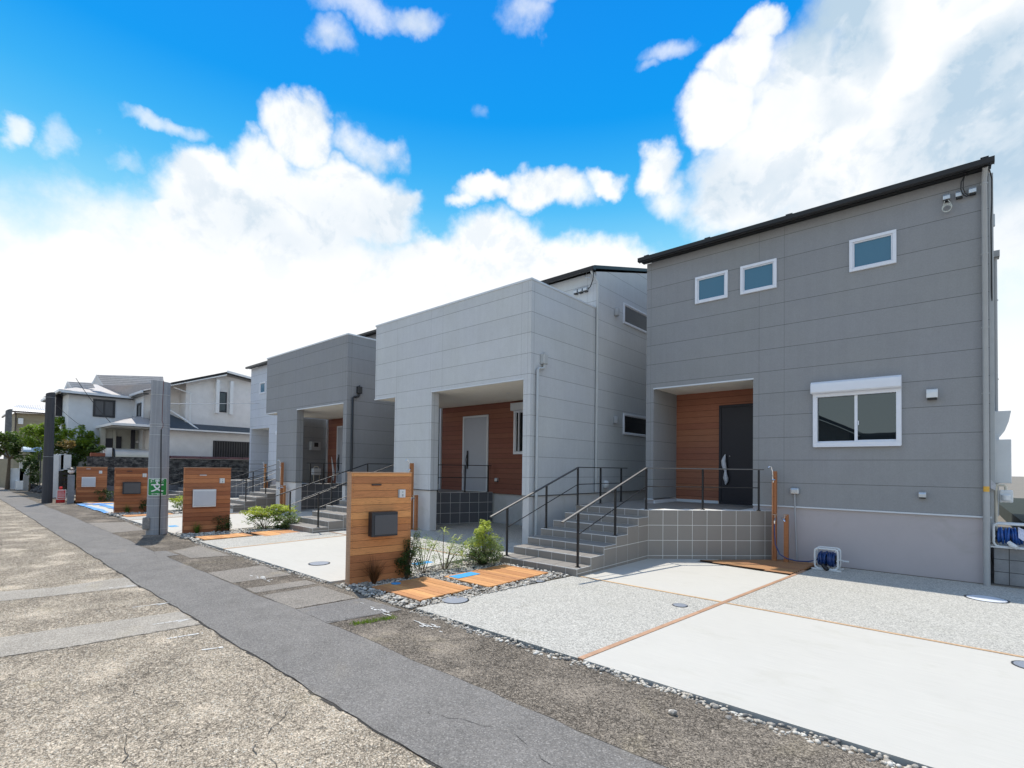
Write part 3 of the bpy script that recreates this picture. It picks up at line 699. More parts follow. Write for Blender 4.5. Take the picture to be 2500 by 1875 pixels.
# ---------------------------------------------------------------- building helpers
def wall_grid(b, y, x0, x1, z0, z1, holes, reveal=.12, back=True):
    """front wall facing the street at depth y with rectangular holes (x0,x1,z0,z1) and their reveals"""
    xs = sorted({x0, x1, *[h[0] for h in holes], *[h[1] for h in holes]}); zs = sorted({z0, z1, *[h[2] for h in holes], *[h[3] for h in holes]})
    xs = [x for x in xs if x0 <= x <= x1]; zs = [z for z in zs if z0 <= z <= z1]
    for a, c in zip(xs[:-1], xs[1:]):
        for d, e in zip(zs[:-1], zs[1:]):
            mx, mz = (a+c)/2, (d+e)/2
            if any(h[0] < mx < h[1] and h[2] < mz < h[3] for h in holes): continue
            b.face([(a, y, d), (c, y, d), (c, y, e), (a, y, e)])
    for h in holes:
        rv = h[4] if len(h) > 4 else reveal
        a, c, d, e = h[:4]
        b.face([(a, y, d), (a, y+rv, d), (a, y+rv, e), (a, y, e)]); b.face([(c, y, d), (c, y, e), (c, y+rv, e), (c, y+rv, d)])
        if rv < 1: b.face([(a, y, e), (a, y+rv, e), (c, y+rv, e), (c, y, e)])
        if d > z0: b.face([(a, y, d), (c, y, d), (c, y+rv, d), (a, y+rv, d)])

def ring(b, o, u, n, w_, h, fw, d0, d1, v=Vector((0, 0, 1))):
    """rectangular frame: o lower-left corner, u horizontal axis, n outward normal"""
    o, u, n = Vector(o), Vector(u), Vector(n); dm, dh = (d0+d1)/2, abs(d1-d0)/2
    def bx(a, c, e, f): b.obox(o+u*(a+c)/2+v*(e+f)/2+n*dm, u, v, n, (c-a)/2, (f-e)/2, dh)
    bx(0, w_, 0, fw); bx(0, w_, h-fw, h); bx(0, fw, fw, h-fw); bx(w_-fw, w_, fw, h-fw)
def window(parent, o, u, n, w_, h, pane, fw=.055, proud=.035, frame='frame', back=.03, label=None, two=True, inset=-.008):
    o, u, n = Vector(o), Vector(u), Vector(n); v = Vector((0, 0, 1))
    b = MB(); ring(b, o, u, n, w_, h, fw, -back, proud)
    if two: ring(b, o+u*fw+v*fw, u, n, w_-2*fw, h-2*fw, fw*.42, -back, proud*.35)
    fr = b.build('window', M[frame], parent, bevel=.004, label=label)
    g = fw*1.42 if two else fw
    b = MB(); b.obox(o+u*w_/2+v*h/2-n*inset, u, v, n, w_/2-g+.002, h/2-g+.002, .004); b.build('pane', M[pane], fr)
    return fr
def gutter(parent, x0, x1, y, z, name='gutter', m='roof'):
    b = MB(); prof = [(y+.05, z+.05), (y+.05, z-.045), (y+.035, z-.058), (y-.05, z-.062), (y-.066, z-.048), (y-.072, z+.03), (y-.066, z+.03), (y-.058, z-.04), (y+.04, z-.045), (y+.042, z+.05)]
    vs0 = [(x0, p[0], p[1]) for p in prof]; vs1 = [(x1, p[0], p[1]) for p in prof]; n = len(prof)
    b.add(vs0+vs1, [(i, (i+1) % n, (i+1) % n+n, i+n) for i in range(n)])
    b.box(x0-.004, x0, y-.072, y+.05, z-.062, z+.03); b.box(x1, x1+.004, y-.072, y+.05, z-.062, z+.03)
    return b.build(name, M[m], parent)
def hood(parent, x, y, z, wd, h, dep, name='cable_hood', m='alum'):
    """small outdoor cover: flat back, rounded top, open underside; n = -y"""
    b = MB(); prof = [(y, z+h/2), (y-dep*.55, z+h/2), (y-dep*.85, z+h*.38), (y-dep, z+h*.15), (y-dep, z-h*.32), (y, z-h*.32)]
    b.prism(prof, x-wd/2, x+wd/2, 'x')
    o = b.build(name, M[m], parent, bevel=.004)
    b = MB(); b.box(x-wd*.42, x+wd*.42, y-dep*.8, y, z-h/2, z-h*.32-.001); b.build('mouth', M['black'], o)
    return o
def downpipe(parent, pts, r, m, bands=(), wall=(0, 1, 0), name='downpipe'):
    b = MB(); b.tube(pts, r, 16); o = b.build(name, M[m], parent, smooth=True)
    if bands:
        for (x, y, z) in bands:
            b = MB(); b.lathe((x, y), [(r*1.12, z-.012), (r*1.12, z+.012)], 16); b.box(x-r*1.35, x+r*1.35, y-.004, y+.004, z-.008, z+.008)
            b.build('bracket', M[m], o)
    return o
def handle(parent, x, y, z0, z1, wrapped=False, m='black'):
    """pull handle on a door facing the street"""
    b = MB(); b.obox((x, y-.012, (z0+z1)/2), (1, 0, 0), (0, 1, 0), (0, 0, 1), .024, .012, (z1-z0)/2)
    n = 9; pts = [(x, y-.02-.052*sin(pi*i/(n-1))-.004, z0+.1+(z1-z0-.2)*i/(n-1)) for i in range(n)]
    b.tube(pts, .013, 8); h = b.build('handle', M[m], parent, smooth=True)
    if wrapped:
        b = MB(); rw = random.Random(2); n = 10
        b.tube([(x+rw.uniform(-.012, .012)-.01+.03*sin(i*.7), y-.05-.03*sin(pi*i/(n-1)), z0-.12+(z1-z0+.22)*i/(n-1)) for i in range(n)], [.012, .045, .062, .04, .026, .05, .055, .052, .038, .01], 9)
        b.build('paper_wrap', M['wrap'], h, smooth=True)
    return h

# ---- house with a flat two-storey front and a recessed porch (nearest house; the farthest one repeats the type)
def flat_house(root, dx, mw, ms, brown, doorm, near=True, zt=6.685):
    y = 11.206; x0, x1 = -5.613+dx, .389+dx
    op = (-5.421+dx, -3.203+dx, 1.045, 3.655, 1.31)
    b = MB(); holes = [op]
    bw = (-2.09+dx, -.755+dx, 2.24, 3.30, .10)
    sm = [(-4.41+dx, -3.74+dx, 5.485, 6.045, .08), (-3.44+dx, -2.775+dx, 5.485, 6.045, .08), (-1.495+dx, -.83+dx, 5.485, 6.045, .08)]
    holes += [bw]+sm
    wall_grid(b, y, x0, x1, 1.045, zt, holes)
    b.face([(x0, y, 1.045), (x0, y, zt), (x0, 18, zt+1.9), (x0, 18, 1.045)]); b.face([(x1, y, 1.045), (x1, 18, 1.045), (x1, 18, zt+1.9), (x1, y, zt)])
    b.face([(x0, 18, 1.045), (x0, 18, zt+1.9), (x1, 18, zt+1.9), (x1, 18, 1.045)])
    b.build('wall', ms, root, merge=True)
    # foundation below the boards, with a slim white drip edge
    b = MB(); b.box(-3.203+dx, x1-.02, y+.025, 17.9, -.3, 1.018); b.box(x0+.02, -5.421+dx, y+.025, 12.5, -.3, 1.018); b.build('foundation', M['foundation'], root)
    b = MB(); b.box(-3.203+dx, x1+.012, y-.018, y+.03, 1.018, 1.046); b.build('drip_edge', M['trim_white'], root); b = MB(); b.box(x0-.012, -5.421+dx, y-.018, y+.03, 1.018, 1.046)
    b.build('drip_edge', M['trim_white'], root)
    # porch inside
    b = MB(); b.box(-5.421+dx, -3.203+dx, y+.02, y+1.31, 3.655, 3.70); sf = b.build('porch_ceiling', M['soffit'], root)
    b = MB(); b.box(-5.43+dx, -3.195+dx, y-.012, y+.03, 3.635, 3.665); b.build('lintel_trim', M['trim_white'], root)
    b = MB(); b.lathe((-4.288+dx, 11.847), [(.055, 3.651), (.052, 3.648), (.03, 3.650)], 20); b.build('downlight', M['white'], sf)
    b = MB(); b.box(-5.421+dx, -3.203+dx, 12.516, 12.56, .99, 3.66); b.build('porch_wall', brown, root)
    b = MB(); b.box(-5.415+dx, -4.36+dx, 12.49, 12.52, .93, 1.0); b.box(-5.425+dx, -5.39+dx, y+.03, 12.49, .93, 1.0); b.build('porch_skirting', M['trim_white'], root)
    b = MB(); ring(b, (-4.345+dx, 12.516, .93), (1, 0, 0), (0, -1, 0), 1.05, 2.375, .055, -.02, .03); d = b.build('door_frame', doorm, root, bevel=.003)
    b = MB(); b.box(-4.288+dx, -3.353+dx, 12.5, 12.53, .985, 3.248); dd = b.build('door', doorm, root, bevel=.003)
    handle(dd, -4.17+dx, 12.5, 1.52, 2.02, near)
    b = MB(); b.lathe((-4.09+dx, 12.49), [(.02, 2.06), (.02, 2.09)], 12); b.build('lock', M['chrome'], dd)
    # roof slab rising to the back, gutter at the front edge
    b = MB(); b.prism([(y-.16, zt+.03), (18.3, zt+2.03), (18.3, zt+2.13), (y-.16, zt+.13)], x0-.09, x1+.04, 'x')
    rf = b.build('roof', M['roof'], root)
    if near:
        for xx in (-5.64, -4.19, -2.57): MB().box(xx, xx+.12, y-.12, y+.02, zt+.10, zt+.175).build('snow_guard', M['roof'], rf)
        MB().box(.29, .39, y-.10, y+.08, zt+.132, zt+.19).build('snow_guard', M['roof'], rf)
    gutter(root, x0-.11, x1+.06, y-.20, zt+.055)
    b = MB(); b.box(x0-.08, x1+.03, y-.125, y-.004, zt+.004, zt+.028); b.build('eaves_board', M['roof'], root)
    for i, (a, c, e, f, _) in enumerate(sm):
        window(root, (a-.02, y, e-.02), (1, 0, 0), (0, -1, 0), c-a+.04, f-e+.04, 'glass_small', inset=.012)
    # large window with a roller shutter box
    o = Vector((-2.105+dx, y, 2.213)); W_, H_ = 1.36, 1.02
    b = MB(); ring(b, o, (1, 0, 0), (0, -1, 0), W_, H_, .075, -.06, .055); b.box(o.x+.01, o.x+W_-.01, y-.062, y-.0555, o.z-.012, o.z+.02)
    fr = b.build('window', M['frame'], root, bevel=.006, label='large sliding window with roller shutter box')
    b = MB(); b.prism([(y+.0, 3.445), (y-.10, 3.445), (y-.145, 3.41), (y-.15, 3.36), (y-.15, 3.25), (y-.13, 3.225), (y+.0, 3.225)], o.x-.025, o.x+W_+.005, 'x'); b.build('shutter_box', M['frame'], fr, bevel=.006)
    b = MB(); b.box(o.x+.08, o.x+W_-.08, y-.05, y-.02, 3.17, 3.224); b.build('shutter_slat', M['trim_white'], fr)
    xm = o.x+.69
    b = MB(); b.box(xm-.024, xm+.024, y-.012, y+.02, 2.288, 3.157); b.box(o.x+.076, xm-.025, y+.0, y+.02, 2.289, 2.315); b.box(xm+.025, o.x+W_-.076, y-.012, y+.008, 2.289, 2.325)
    b.box(xm+.03, xm+.045, y-.02, y-.0125, 2.60, 2.68); b.build('sash_rail', M['frame'], fr, bevel=.002)
    b = MB(); b.box(o.x+.074, xm-.02, y+.022, y+.028, 2.30, 3.16); b.box(xm+.02, o.x+W_-.074, y+.005, y+.011, 2.31, 3.16); b.build('pane', M['glass'], fr)
    # wall fittings
    hood(root, -.33+dx, y, 3.07, .15, .18, .10, 'vent_hood', 'plastic_w')
    hood(root, -.463+dx, y, 1.353, .10, .115, .08, 'vent_hood')
    for xx, zz in ((-.131, 6.39), (.031, 6.385), (.194, 6.39)): hood(root, xx+dx, y, zz, .095, .125, .08)

lean = siding('grey_siding', (.278, .284, .290), 6.505-.455*20, [-5.5, -2.619, -3.09], [])
h1 = thing('modern_house', 'nearest dark grey boarded house with navy door, three small upper windows and black gutter', 'house', (-2.6, 14.5, 0))
flat_house(h1, 0, M, lean, M['brownside'], M['navy'])
y = 11.206
# downpipe at the right corner of the nearest house
downpipe(h1, [(.345, y-.16, 6.68), (.345, y-.12, 6.64), (.335, y-.062, 6.54), (.335, y-.062, 1.42)], .036, 'pipe', [(.335, y-.062, z) for z in (1.30, 3.03, 4.1, 5.3, 6.45)])
downpipe(h1, [(.335, y-.062, 1.43), (.335, y-.062, -.1)], .043, 'pipe', name='drain_pipe')
b = MB(); b.lathe((.335, y-.062), [(.0375, 1.445), (.0375, 1.53)], 16); b.build('pipe_label', plain('orange_label', (.75, .42, .06), .5), h1)
b = MB(); b.box(-2.50, -2.335, y-.085, y, 1.285, 1.405); b.build('outlet_hood', M['alum'], h1, bevel=.03)
downpipe(h1, [(-2.418, y-.04, 1.29), (-2.412, y-.04, .9), (-2.38, y-.035, -.04)], .013, 'plastic_g', name='conduit')
b = MB()
for k in range(3): b.torus((-.126, y-.06-.006*k, 6.215-.012*k), (.1, 1, .05), .064-.004*k, .0055, 24, 6)
b.tube([(-.155, y-.06, 6.335), (-.17, y-.06, 6.27)], .005, 6); b.tube([(-.11, y-.06, 6.335), (-.075, y-.06, 6.27)], .005, 6)
b.build('coiled_cable', plain('white_cable', (.55, .57, .52), .5), h1, smooth=True)
b = MB(); b.tube([(.17, y-.07, 6.71), (.10, y-.10, 6.65), (.055, y-.12, 6.55), (.05, y-.12, 6.44), (.075, y-.10, 6.35), (.12, y-.07, 6.31), (.19, y-.05, 6.335)], .009, 8)
b.tube([(.10, y-.09, 6.66), (.08, y-.11, 6.55), (.078, y-.11, 6.45), (.10, y-.09, 6.37), (.14, y-.06, 6.325)], .006, 6)
b.tube([(.30, y-.24, 6.80), (.33, y-.20, 6.72), (.40, y-.10, 6.62), (.43, y+.05, 6.55), (.43, y+.1, 6.2), (.42, y+.15, 5.9), (.43, y+.3, 4.6)], .009, 6); b.build('service_cable', M['black'], h1, smooth=True)
b = MB(); b.box(.39, .455, 11.50, 11.62, .6, 6.75); b.build('cable_duct', M['pipe_l'], h1, bevel=.004)
# things fixed to the right-hand side wall, seen past the corner
b = MB(); b.lathe((.43, 11.66), [(.001, 5.9), (.05, 5.9), (.05, 6.1), (.001, 6.1)], 12); b.build('cable_joint_box', M['plastic_g'], h1)
downpipe(h1, [(.50, 12.3, 5.62), (.50, 12.3, 1.0)], .03, 'pipe', [(.50, 12.3, 4.8), (.50, 12.3, 3.4)])
b = MB(); b.box(.40, .56, 12.2, 12.4, 5.55, 5.66); b.build('rain_hopper', M['pipe'], h1, bevel=.006)
b = MB(); b.prism([(.395, 2.36), (.395, 2.80), (.67, 2.80), (.64, 2.62), (.59, 2.46), (.53, 2.36)], 11.9, 12.5, 'y'); b.build('side_vent_cover', M['plastic_w'], h1, bevel=.006)
b = MB(); b.box(.42, .66, 11.75, 12.1, 1.58, 2.31); b.box(.44, .52, 11.85, 11.95, 2.31, 2.4); b.build('water_heater', M['plastic_w'], h1, bevel=.008)
b = MB(); b.box(.50, .66, 11.45, 11.6, 1.27, 1.47); b.lathe((.575, 11.44), [(.055, 1.30), (.06, 1.40)], 12); mt = b.build('gas_meter', M['plastic_w'], h1, bevel=.015)
b = MB(); b.tube([(.46, 11.5, -.1), (.46, 11.5, 1.52), (.47, 11.5, 1.55), (.56, 11.5, 1.55), (.575, 11.5, 1.53), (.575, 11.5, 1.45)], .02, 10); b.build('pipe', M['cream'], mt, smooth=True)
b = MB(); b.prism([(.39, 1.5), (.33, 1.66), (.36, 1.68), (.46, 1.56), (.45, 1.46)], 11.42, 11.47, 'y'); b.build('paper_tag', M['wrap'], mt)

# ---- farthest new house, same type in pale grey
pale = siding('pale_grey_siding', (.56, .59, .64), 6.505-.455*20, [-23.3-5.5, -23.3-2.6])
h4 = thing('modern_house', 'pale grey boarded house at the far end of the new row of four', 'house', (-25.9, 14.5, 0))
flat_house(h4, -23.3, M, pale, pale, M['greydoor'], near=False, zt=6.93)

# ---- houses with a projecting upper box over an open porch
def box_house(root, xc, ms, brown, dk=False, zo=0.0, xt=()):
    """xc = x of the right-hand corner"""
    y0, y1 = 8.514, 11.14; xl = xc-5.94; zt = 5.86+zo; zb = 3.70+zo; pl0, pl1 = xc-4.95, xc-3.34; xr = xc-.205
    b = MB()
    b.face([(xl, y0, zb), (xc, y0, zb), (xc, y0, zt), (xl, y0, zt)])
    # upper box sides and balcony inside
    b.face([(xc, y0, 1.12), (xc, y1, 1.12), (xc, y1, zt), (xc, y0, zt)]); b.face([(xl, y0, zb), (xl, y0, zt), (xl, y1, zt), (xl, y1, zb)])
    b.face([(xl, y0+.14, zb+.5), (xc, y0+.14, zb+.5), (xc, y0+.14, zt), (xl, y0+.14, zt)]); b.face([(xc-.14, y0, zb+.5), (xc-.14, y1, zb+.5), (xc-.14, y1, zt), (xc-.14, y0, zt)])
    b.face([(xl, y0, zb+1.2), (xc, y0, zb+1.2), (xc, y1, zb+1.2), (xl, y1, zb+1.2)])
    # left pillar wall and right return
    for (a, c, d, e) in ((pl0, pl1, y0, y0+.25), (xr, xc, y0, y1)):
        b.face([(a, d, 1.12), (c, d, 1.12), (c, d, zb), (a, d, zb)]); b.face([(a, d, 1.12), (a, d, zb), (a, e, zb), (a, e, 1.12)]); b.face([(a, e, 1.12), (a, e, zb), (c, e, zb), (c, e, 1.12)])
        if c < xc: b.face([(c, d, 1.12), (c, e, 1.12), (c, e, zb), (c, d, zb)])
    # main body behind, with a roof rising to the back
    bl = xl-.10; zr = 6.83+zo; sl = .281
    zy = lambda yy: zr+(yy-y1)*sl
    b.face([(xc, y1, 1.12), (xc, 18, 1.12), (xc, 18, zy(18)), (xc, y1, zr)]); b.face([(bl, y1, 1.12), (bl, y1, zr), (bl, 18, zy(18)), (bl, 18, 1.12)])
    b.face([(bl, y1, zb), (xc, y1, zb), (xc, y1, zr), (bl, y1, zr)]); b.face([(bl, 18, 1.12), (bl, 18, zy(18)), (xc, 18, zy(18)), (xc, 18, 1.12)])
    b.build('wall', ms, root, merge=True)
    b = MB(); b.box(xl+.01, xc-.01, y0+.01, y1+.09, zb, zb+.04); sf = b.build('porch_ceiling', M['soffit'], root)
    b = MB(); b.lathe((xc-1.88, 9.886), [(.06, zb-.004), (.055, zb-.008), (.03, zb-.006)], 20); b.build('downlight', M['white'], sf)
    b = MB(); b.box(xl-.02, pl0-.01, y0-.014, y0+.03, zb-.022, zb+.008); b.build('lintel_trim', M['trim_white'], root); b = MB(); b.box(pl1-.01, xr+.01, y0-.014, y0+.03, zb-.022, zb+.008); b.build('lintel_trim', M['trim_white'], root); b = MB(); b.box(xl-.016, xl+.01, y0+.03, y1, zb-.022, zb+.008); b.build('lintel_trim', M['trim_white'], root)
    b = MB(); b.box(xl-.03, xc+.012, y0-.014, y0+.16, zt, zt+.045); b.box(xc-.15, xc+.014, y0+.16, y1+.02, zt, zt+.045); b.box(xl-.03, xl+.15, y0+.16, y1, zt, zt+.045)
    b.build('parapet_coping', M['trim_white'], root, bevel=.004)
    b = MB(); b.box(bl, xr, 11.2, 11.26, .95, zb); b.build('porch_wall', brown, root)
    b = MB(); b.box(bl-.05, bl+.02, 11.14, 11.20, .95, zb); b.build('corner_trim', M['trim_white'], root)
    b = MB(); b.box(pl0+.015, pl1-.015, y0+.015, y0+.235, -.3, 1.11); b.box(xr+.01, xc-.015, y0+.015, 17.9, -.3, 1.11); b.box(bl+.02, xr, 11.26, 17.9, -.3, 1.11); b.box(pl1+.9, xr, 11.20, 11.24, -.1, 1.0)
    b.build('foundation', M['foundation2'], root)
    b = MB(); b.box(pl0-.012, pl1+.012, y0-.012, y0+.262, 1.108, 1.124); b.box(xr-.012, xc+.012, y0-.012, 17.9, 1.108, 1.124); b.build('drip_edge', M['dark'], root)
    b = MB(); b.prism([(y1-.14, zr+.03), (18.2, zy(18.2)+.03), (18.2, zy(18.2)+.12), (y1-.14, zr+.12)], bl-.06, xc+.03, 'x'); b.build('roof', M['roof'], root)
    gutter(root, bl-.06, xc+.05, y1-.17, zr+.045)
    for k in range(3): hood(root, xc-.60+k*.155, y1, zr-.41, .11, .13, .10)
    b = MB(); b.tube([(xc-.20, y1-.09, zr-.44), (xc-.10, y1-.12, zr-.40), (xc-.02, y1-.14, zr-.25), (xc+.01, y1-.15, zr-.08), (xc-.02, y1-.14, zr+.02)], .012, 8); b.build('service_cable', M['black'], root, smooth=True)
    # corner rain pipe and balcony outlet pipe
    downpipe(root, [(xc-.06, y1-.15, zr), (xc-.05, y1-.12, zr-.06), (xc+.055, y1-.02, zr-.30), (xc+.055, y1-.02, 1.15)], .036, 'pipe_l', [(xc+.055, y1-.02, z) for z in (2.4, 4.0, 5.6)], wall=(1, 0, 0))
    cm = 'pipe_b' if dk else 'pipe_l'
    b = MB(); b.box(xc+.004, xc+.12, y0+.32, y0+.48, 4.05, 4.28); b.box(xc+.03, xc+.09, y0+.38, y0+.42, 4.28, 4.32); b.build('rain_hopper', M[cm], root, bevel=.02)
    downpipe(root, [(xc+.065, y0+.40, 4.08), (xc+.065, y0+.40, 4.0), (xc+.065, y0+.36, 3.95), (xc+.065, y0+.22, 3.93), (xc+.065, y0+.17, 3.89), (xc+.065, y0+.17, -.1)], .034, cm, [(xc+.065, y0+.17, z) for z in (1.5, 3.0)], wall=(1, 0, 0))
    return y0, y1, zb

lg = siding('light_grey_siding', (.555, .575, .585), 5.618-.455*20, [-12.88, -9.936, -11.88, -10.40, -7.09, -7.27], [8.62, 11.04])
h2 = thing('modern_house', 'light grey boarded house with projecting upper storey over a brown-walled porch', 'house', (-10, 14, 0))
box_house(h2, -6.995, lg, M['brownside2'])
b = MB(); ring(b, (-11.975, 11.2, .95), (1, 0, 0), (0, -1, 0), 1.13, 2.41, .06, -.02, .035); b.build('door_frame', M['trim_white'], h2, bevel=.003)
b = MB(); b.box(-11.91, -10.91, 11.17, 11.21, 1.0, 3.295); d = b.build('door', M['greydoor'], h2, bevel=.003)
handle(d, -11.73, 11.17, 1.68, 2.26)
b = MB(); b.tube([(-11.86, 11.12, 1.42), (-11.87, 11.1, 1.55), (-11.84, 11.09, 1.7), (-11.86, 11.12, 1.8)], [.01, .03, .035, .01], 8); b.build('paper_wrap', M['wrap'], d, smooth=True)
w2 = window(h2, (-9.79, 11.2, 2.13), (1, 0, 0), (0, -1, 0), 1.5, 1.30, 'glass_dim', .06, .05, label='porch window with roller shutter box')
b = MB(); b.box(-9.82, -8.3, 11.03, 11.2, 3.40, 3.62); b.build('shutter_box', M['trim_white'], w2, bevel=.012)
b = MB(); b.box(-9.60, -9.57, 11.14, 11.19, 2.2, 3.36); b.build('sash_rail', M['frame'], w2)
hood(h2, -10.45, 11.2, 1.36, .10, .12, .08, 'vent_hood')
# side windows, lamps and vent on the wall facing the gap
window(h2, (-6.995, 12.53, 5.80), (0, 1, 0), (1, 0, 0), 1.6, .575, 'glass_grey', .05, .04)
window(h2, (-6.995, 12.57, 2.70), (0, 1, 0), (1, 0, 0), 1.6, .59, 'glass_dim', .05, .04)
for z in (6.0, 3.07):
    b = MB(); b.lathe((-6.95, 12.11), [(.07, z-.10), (.075, z-.09), (.075, z+.07), (.06, z+.10)], 16); b.build('wall_lamp', M['plastic_g'], h2, smooth=True)
b = MB(); b.lathe((-6.95, 11.62), [(.06, 1.24), (.085, 1.28), (.085, 1.34), (.07, 1.40), (.03, 1.43)], 16); b.build('dome_vent', M['plastic_w'], h2, smooth=True)
b = MB(); b.tube([(-7.28, 11.1, 6.86), (-7.24, 11.0, 6.7), (-7.12, 11.02, 6.66), (-7.05, 11.05, 6.8)], .012, 8); b.build('cable_bracket', M['alum'], h2, smooth=True)

dg = siding('mid_grey_siding', (.272, .28, .29), 5.635-.455*20, [-20.40, -17.45, -19.38, -18.0, -14.60, -14.79], [8.66])
h3 = thing('modern_house', 'mid grey boarded house with projecting upper storey and black rain pipe', 'house', (-17.5, 14, 0))
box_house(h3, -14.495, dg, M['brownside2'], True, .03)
b = MB(); b.box(-20.75, -20.70, 10.10, 11.22, .98, 3.72); b.box(-21.4, -20.75, 10.10, 10.16, .98, 3.72); b.build('side_wall', dg, h3)
b = MB(); b.box(-20.72, -20.64, 10.02, 10.10, .98, 3.72); b.build('corner_trim', M['trim_white'], h3)
b = MB(); ring(b, (-19.75, 11.2, .98), (1, 0, 0), (0, -1, 0), 1.1, 2.42, .06, -.02, .035); b.build('door_frame', M['trim_white'], h3)
b = MB(); b.box(-19.69, -18.71, 11.17, 11.21, 1.0, 3.34); d = b.build('door', M['greydoor'], h3); handle(d, -19.55, 11.17, 1.5, 2.2)
b = MB(); b.tube([(-19.75, 11.05, 1.1), (-19.7, 11.02, 1.5), (-19.85, 11.0, 2.1)], [.02, .05, .01], 8); b.build('paper_wrap', M['wrap'], d, smooth=True)
b = MB(); b.box(-20.70, -20.50, 10.42, 10.86, 2.38, 2.74); mb_ = b.build('electric_meter', M['plastic_g'], h3, bevel=.02)
b = MB(); b.box(-20.50, -20.495, 10.56, 10.74, 2.52, 2.70); b.build('dial', M['black'], mb_)
b = MB(); b.box(-20.62, -20.40, 10.5, 10.85, 1.32, 1.60); gmt = b.build('gas_meter', M['plastic_w'], h3, bevel=.03)
b = MB(); b.tube([(-20.5, 10.56, .95), (-20.5, 10.56, 1.62), (-20.5, 10.6, 1.68), (-20.5, 10.74, 1.68), (-20.5, 10.78, 1.6)], .025, 8); b.tube([(-20.5, 10.82, .95), (-20.5, 10.82, 1.4)], .02, 8); b.build('pipe', M['cream'], gmt, smooth=True)

# ---------------------------------------------------------------- entrance steps with tiled landings
def tiled_steps(root, xl, xr, ys, tread, rise, g, land, nt=7, dark=False, back=12.5, porch=None, lit=None):
    """ys front of first riser; land = outline of landing (right-hand side points after the top step corner)"""
    T = M['tile_grey']; D = M['tile_dk']; top = g+rise*nt; yl = ys+tread*(nt-1)
    base = MB(); tl = MB(); tk = MB(); tp = MB()
    def tile(mb, o, u, v, w_, h, n, gap=.0052, th=.003):
        o, u, v, n = Vector(o), Vector(u), Vector(v), Vector(n)
        c = o+u*w_/2+v*h/2+n*th/2; mb.obox(c, u, v, n, w_/2-gap, h/2-gap, th/2)
    def run(mb, o, u, v, L, h, n, step=.3):
        k = 0
        while k*step < L-.02:
            w_ = min(step, L-k*step); tile(mb, Vector(o)+Vector(u)*k*step, u, v, w_, h, n); k += 1
    for k in range(nt-1):
        y = ys+k*tread; z = g+rise*(k+1)
        base.box(xl, xr, y, y+tread if k < nt-2 else yl, -.2 if k == 0 else g-.2, z)
        run(tl, (xl, y, z-rise), (1, 0, 0), (0, 0, 1), xr-xl, rise-.006, (0, -1, 0))           # riser
        run(tp, (xl, y+.009, z), (1, 0, 0), (0, 1, 0), xr-xl-.008, tread-.011, (0, 0, 1))              # tread
        # right side, rows 300 mm down from the landing
        zz = z; rows = [top-.3*i for i in range(1, 5)]
        lo_ = g-.12
        cuts = [z]+[r_ for r_ in rows if lo_ < r_ < z-.03]+[lo_]
        for a, c in zip(cuts[1:], cuts[:-1]):
            tile(tl, (xr, y, a), (0, 1, 0), (0, 0, 1), tread, c-a, (1, 0, 0))
            tile(tl, (xl, y+tread, a), (0, -1, 0), (0, 0, 1), tread, c-a, (-1, 0, 0))
    run(tl, (xl, yl, top-rise), (1, 0, 0), (0, 0, 1), xr-xl, rise-.006, (0, -1, 0))
    poly = [(xl, yl), (xr, yl)]+land+[(xl, land[-1][1])]
    base.prism(poly, g-.3, top)
    # landing faces
    edge = [(xr, yl)]+land
    for (a, c) in zip(edge[:-1], edge[1:]):
        d = Vector((c[0]-a[0], c[1]-a[1], 0)); L = d.length
        if L < .05: continue
        u = d/L; n = Vector((u.y, -u.x, 0))
        for i in range(4):
            z1 = top-.3*i; z0 = max(top-.3*(i+1), g-.14)
            if z1-z0 > .02: run(tk if dark else tl, (a[0], a[1], z0), u, (0, 0, 1), L, z1-z0, n)
        break_ = False
    if tk.v: tk.build('dark_tile_facing', D, root); tk = MB()
    d = Vector((0, land[-1][1]-yl, 0))
    for i in range(4):
        z1 = top-.3*i; z0 = max(top-.3*(i+1), g-.14)
        run(tk if dark else tl, (xl, land[-1][1], z0), (0, -1, 0), (0, 0, 1), d.length, z1-z0, (-1, 0, 0))
    # landing top tiles, clipped to the outline bounding box row by row
    def inside(x, y_):
        ins = False; j = len(poly)-1
        for i in range(len(poly)):
            if (poly[i][1] > y_) != (poly[j][1] > y_) and x < (poly[j][0]-poly[i][0])*(y_-poly[i][1])/(poly[j][1]-poly[i][1])+poly[i][0]: ins = not ins
            j = i
        return ins
    X0, X1 = min(p[0] for p in poly), max(p[0] for p in poly); yy = yl
    while yy < land[-1][1]-.02:
        xx = X0
        while xx < X1-.02:
            h = min(.3, land[-1][1]-yy)
            if all(inside(xx+a, yy+c) for a in (.01, .29) for c in (.01, h-.01)): tile(tp, (xx, yy, top), (1, 0, 0), (0, 1, 0), .3, h, (0, 0, 1))
            xx += .3
        yy += .3
    base.build('core', M['grout'], root)
    tl.build('tile_facing', T, root); tp.build('tread_tiles', M['tile_grey'], root)
    if tk.v: tk.build('dark_tile_facing', D, root)
    return top, yl
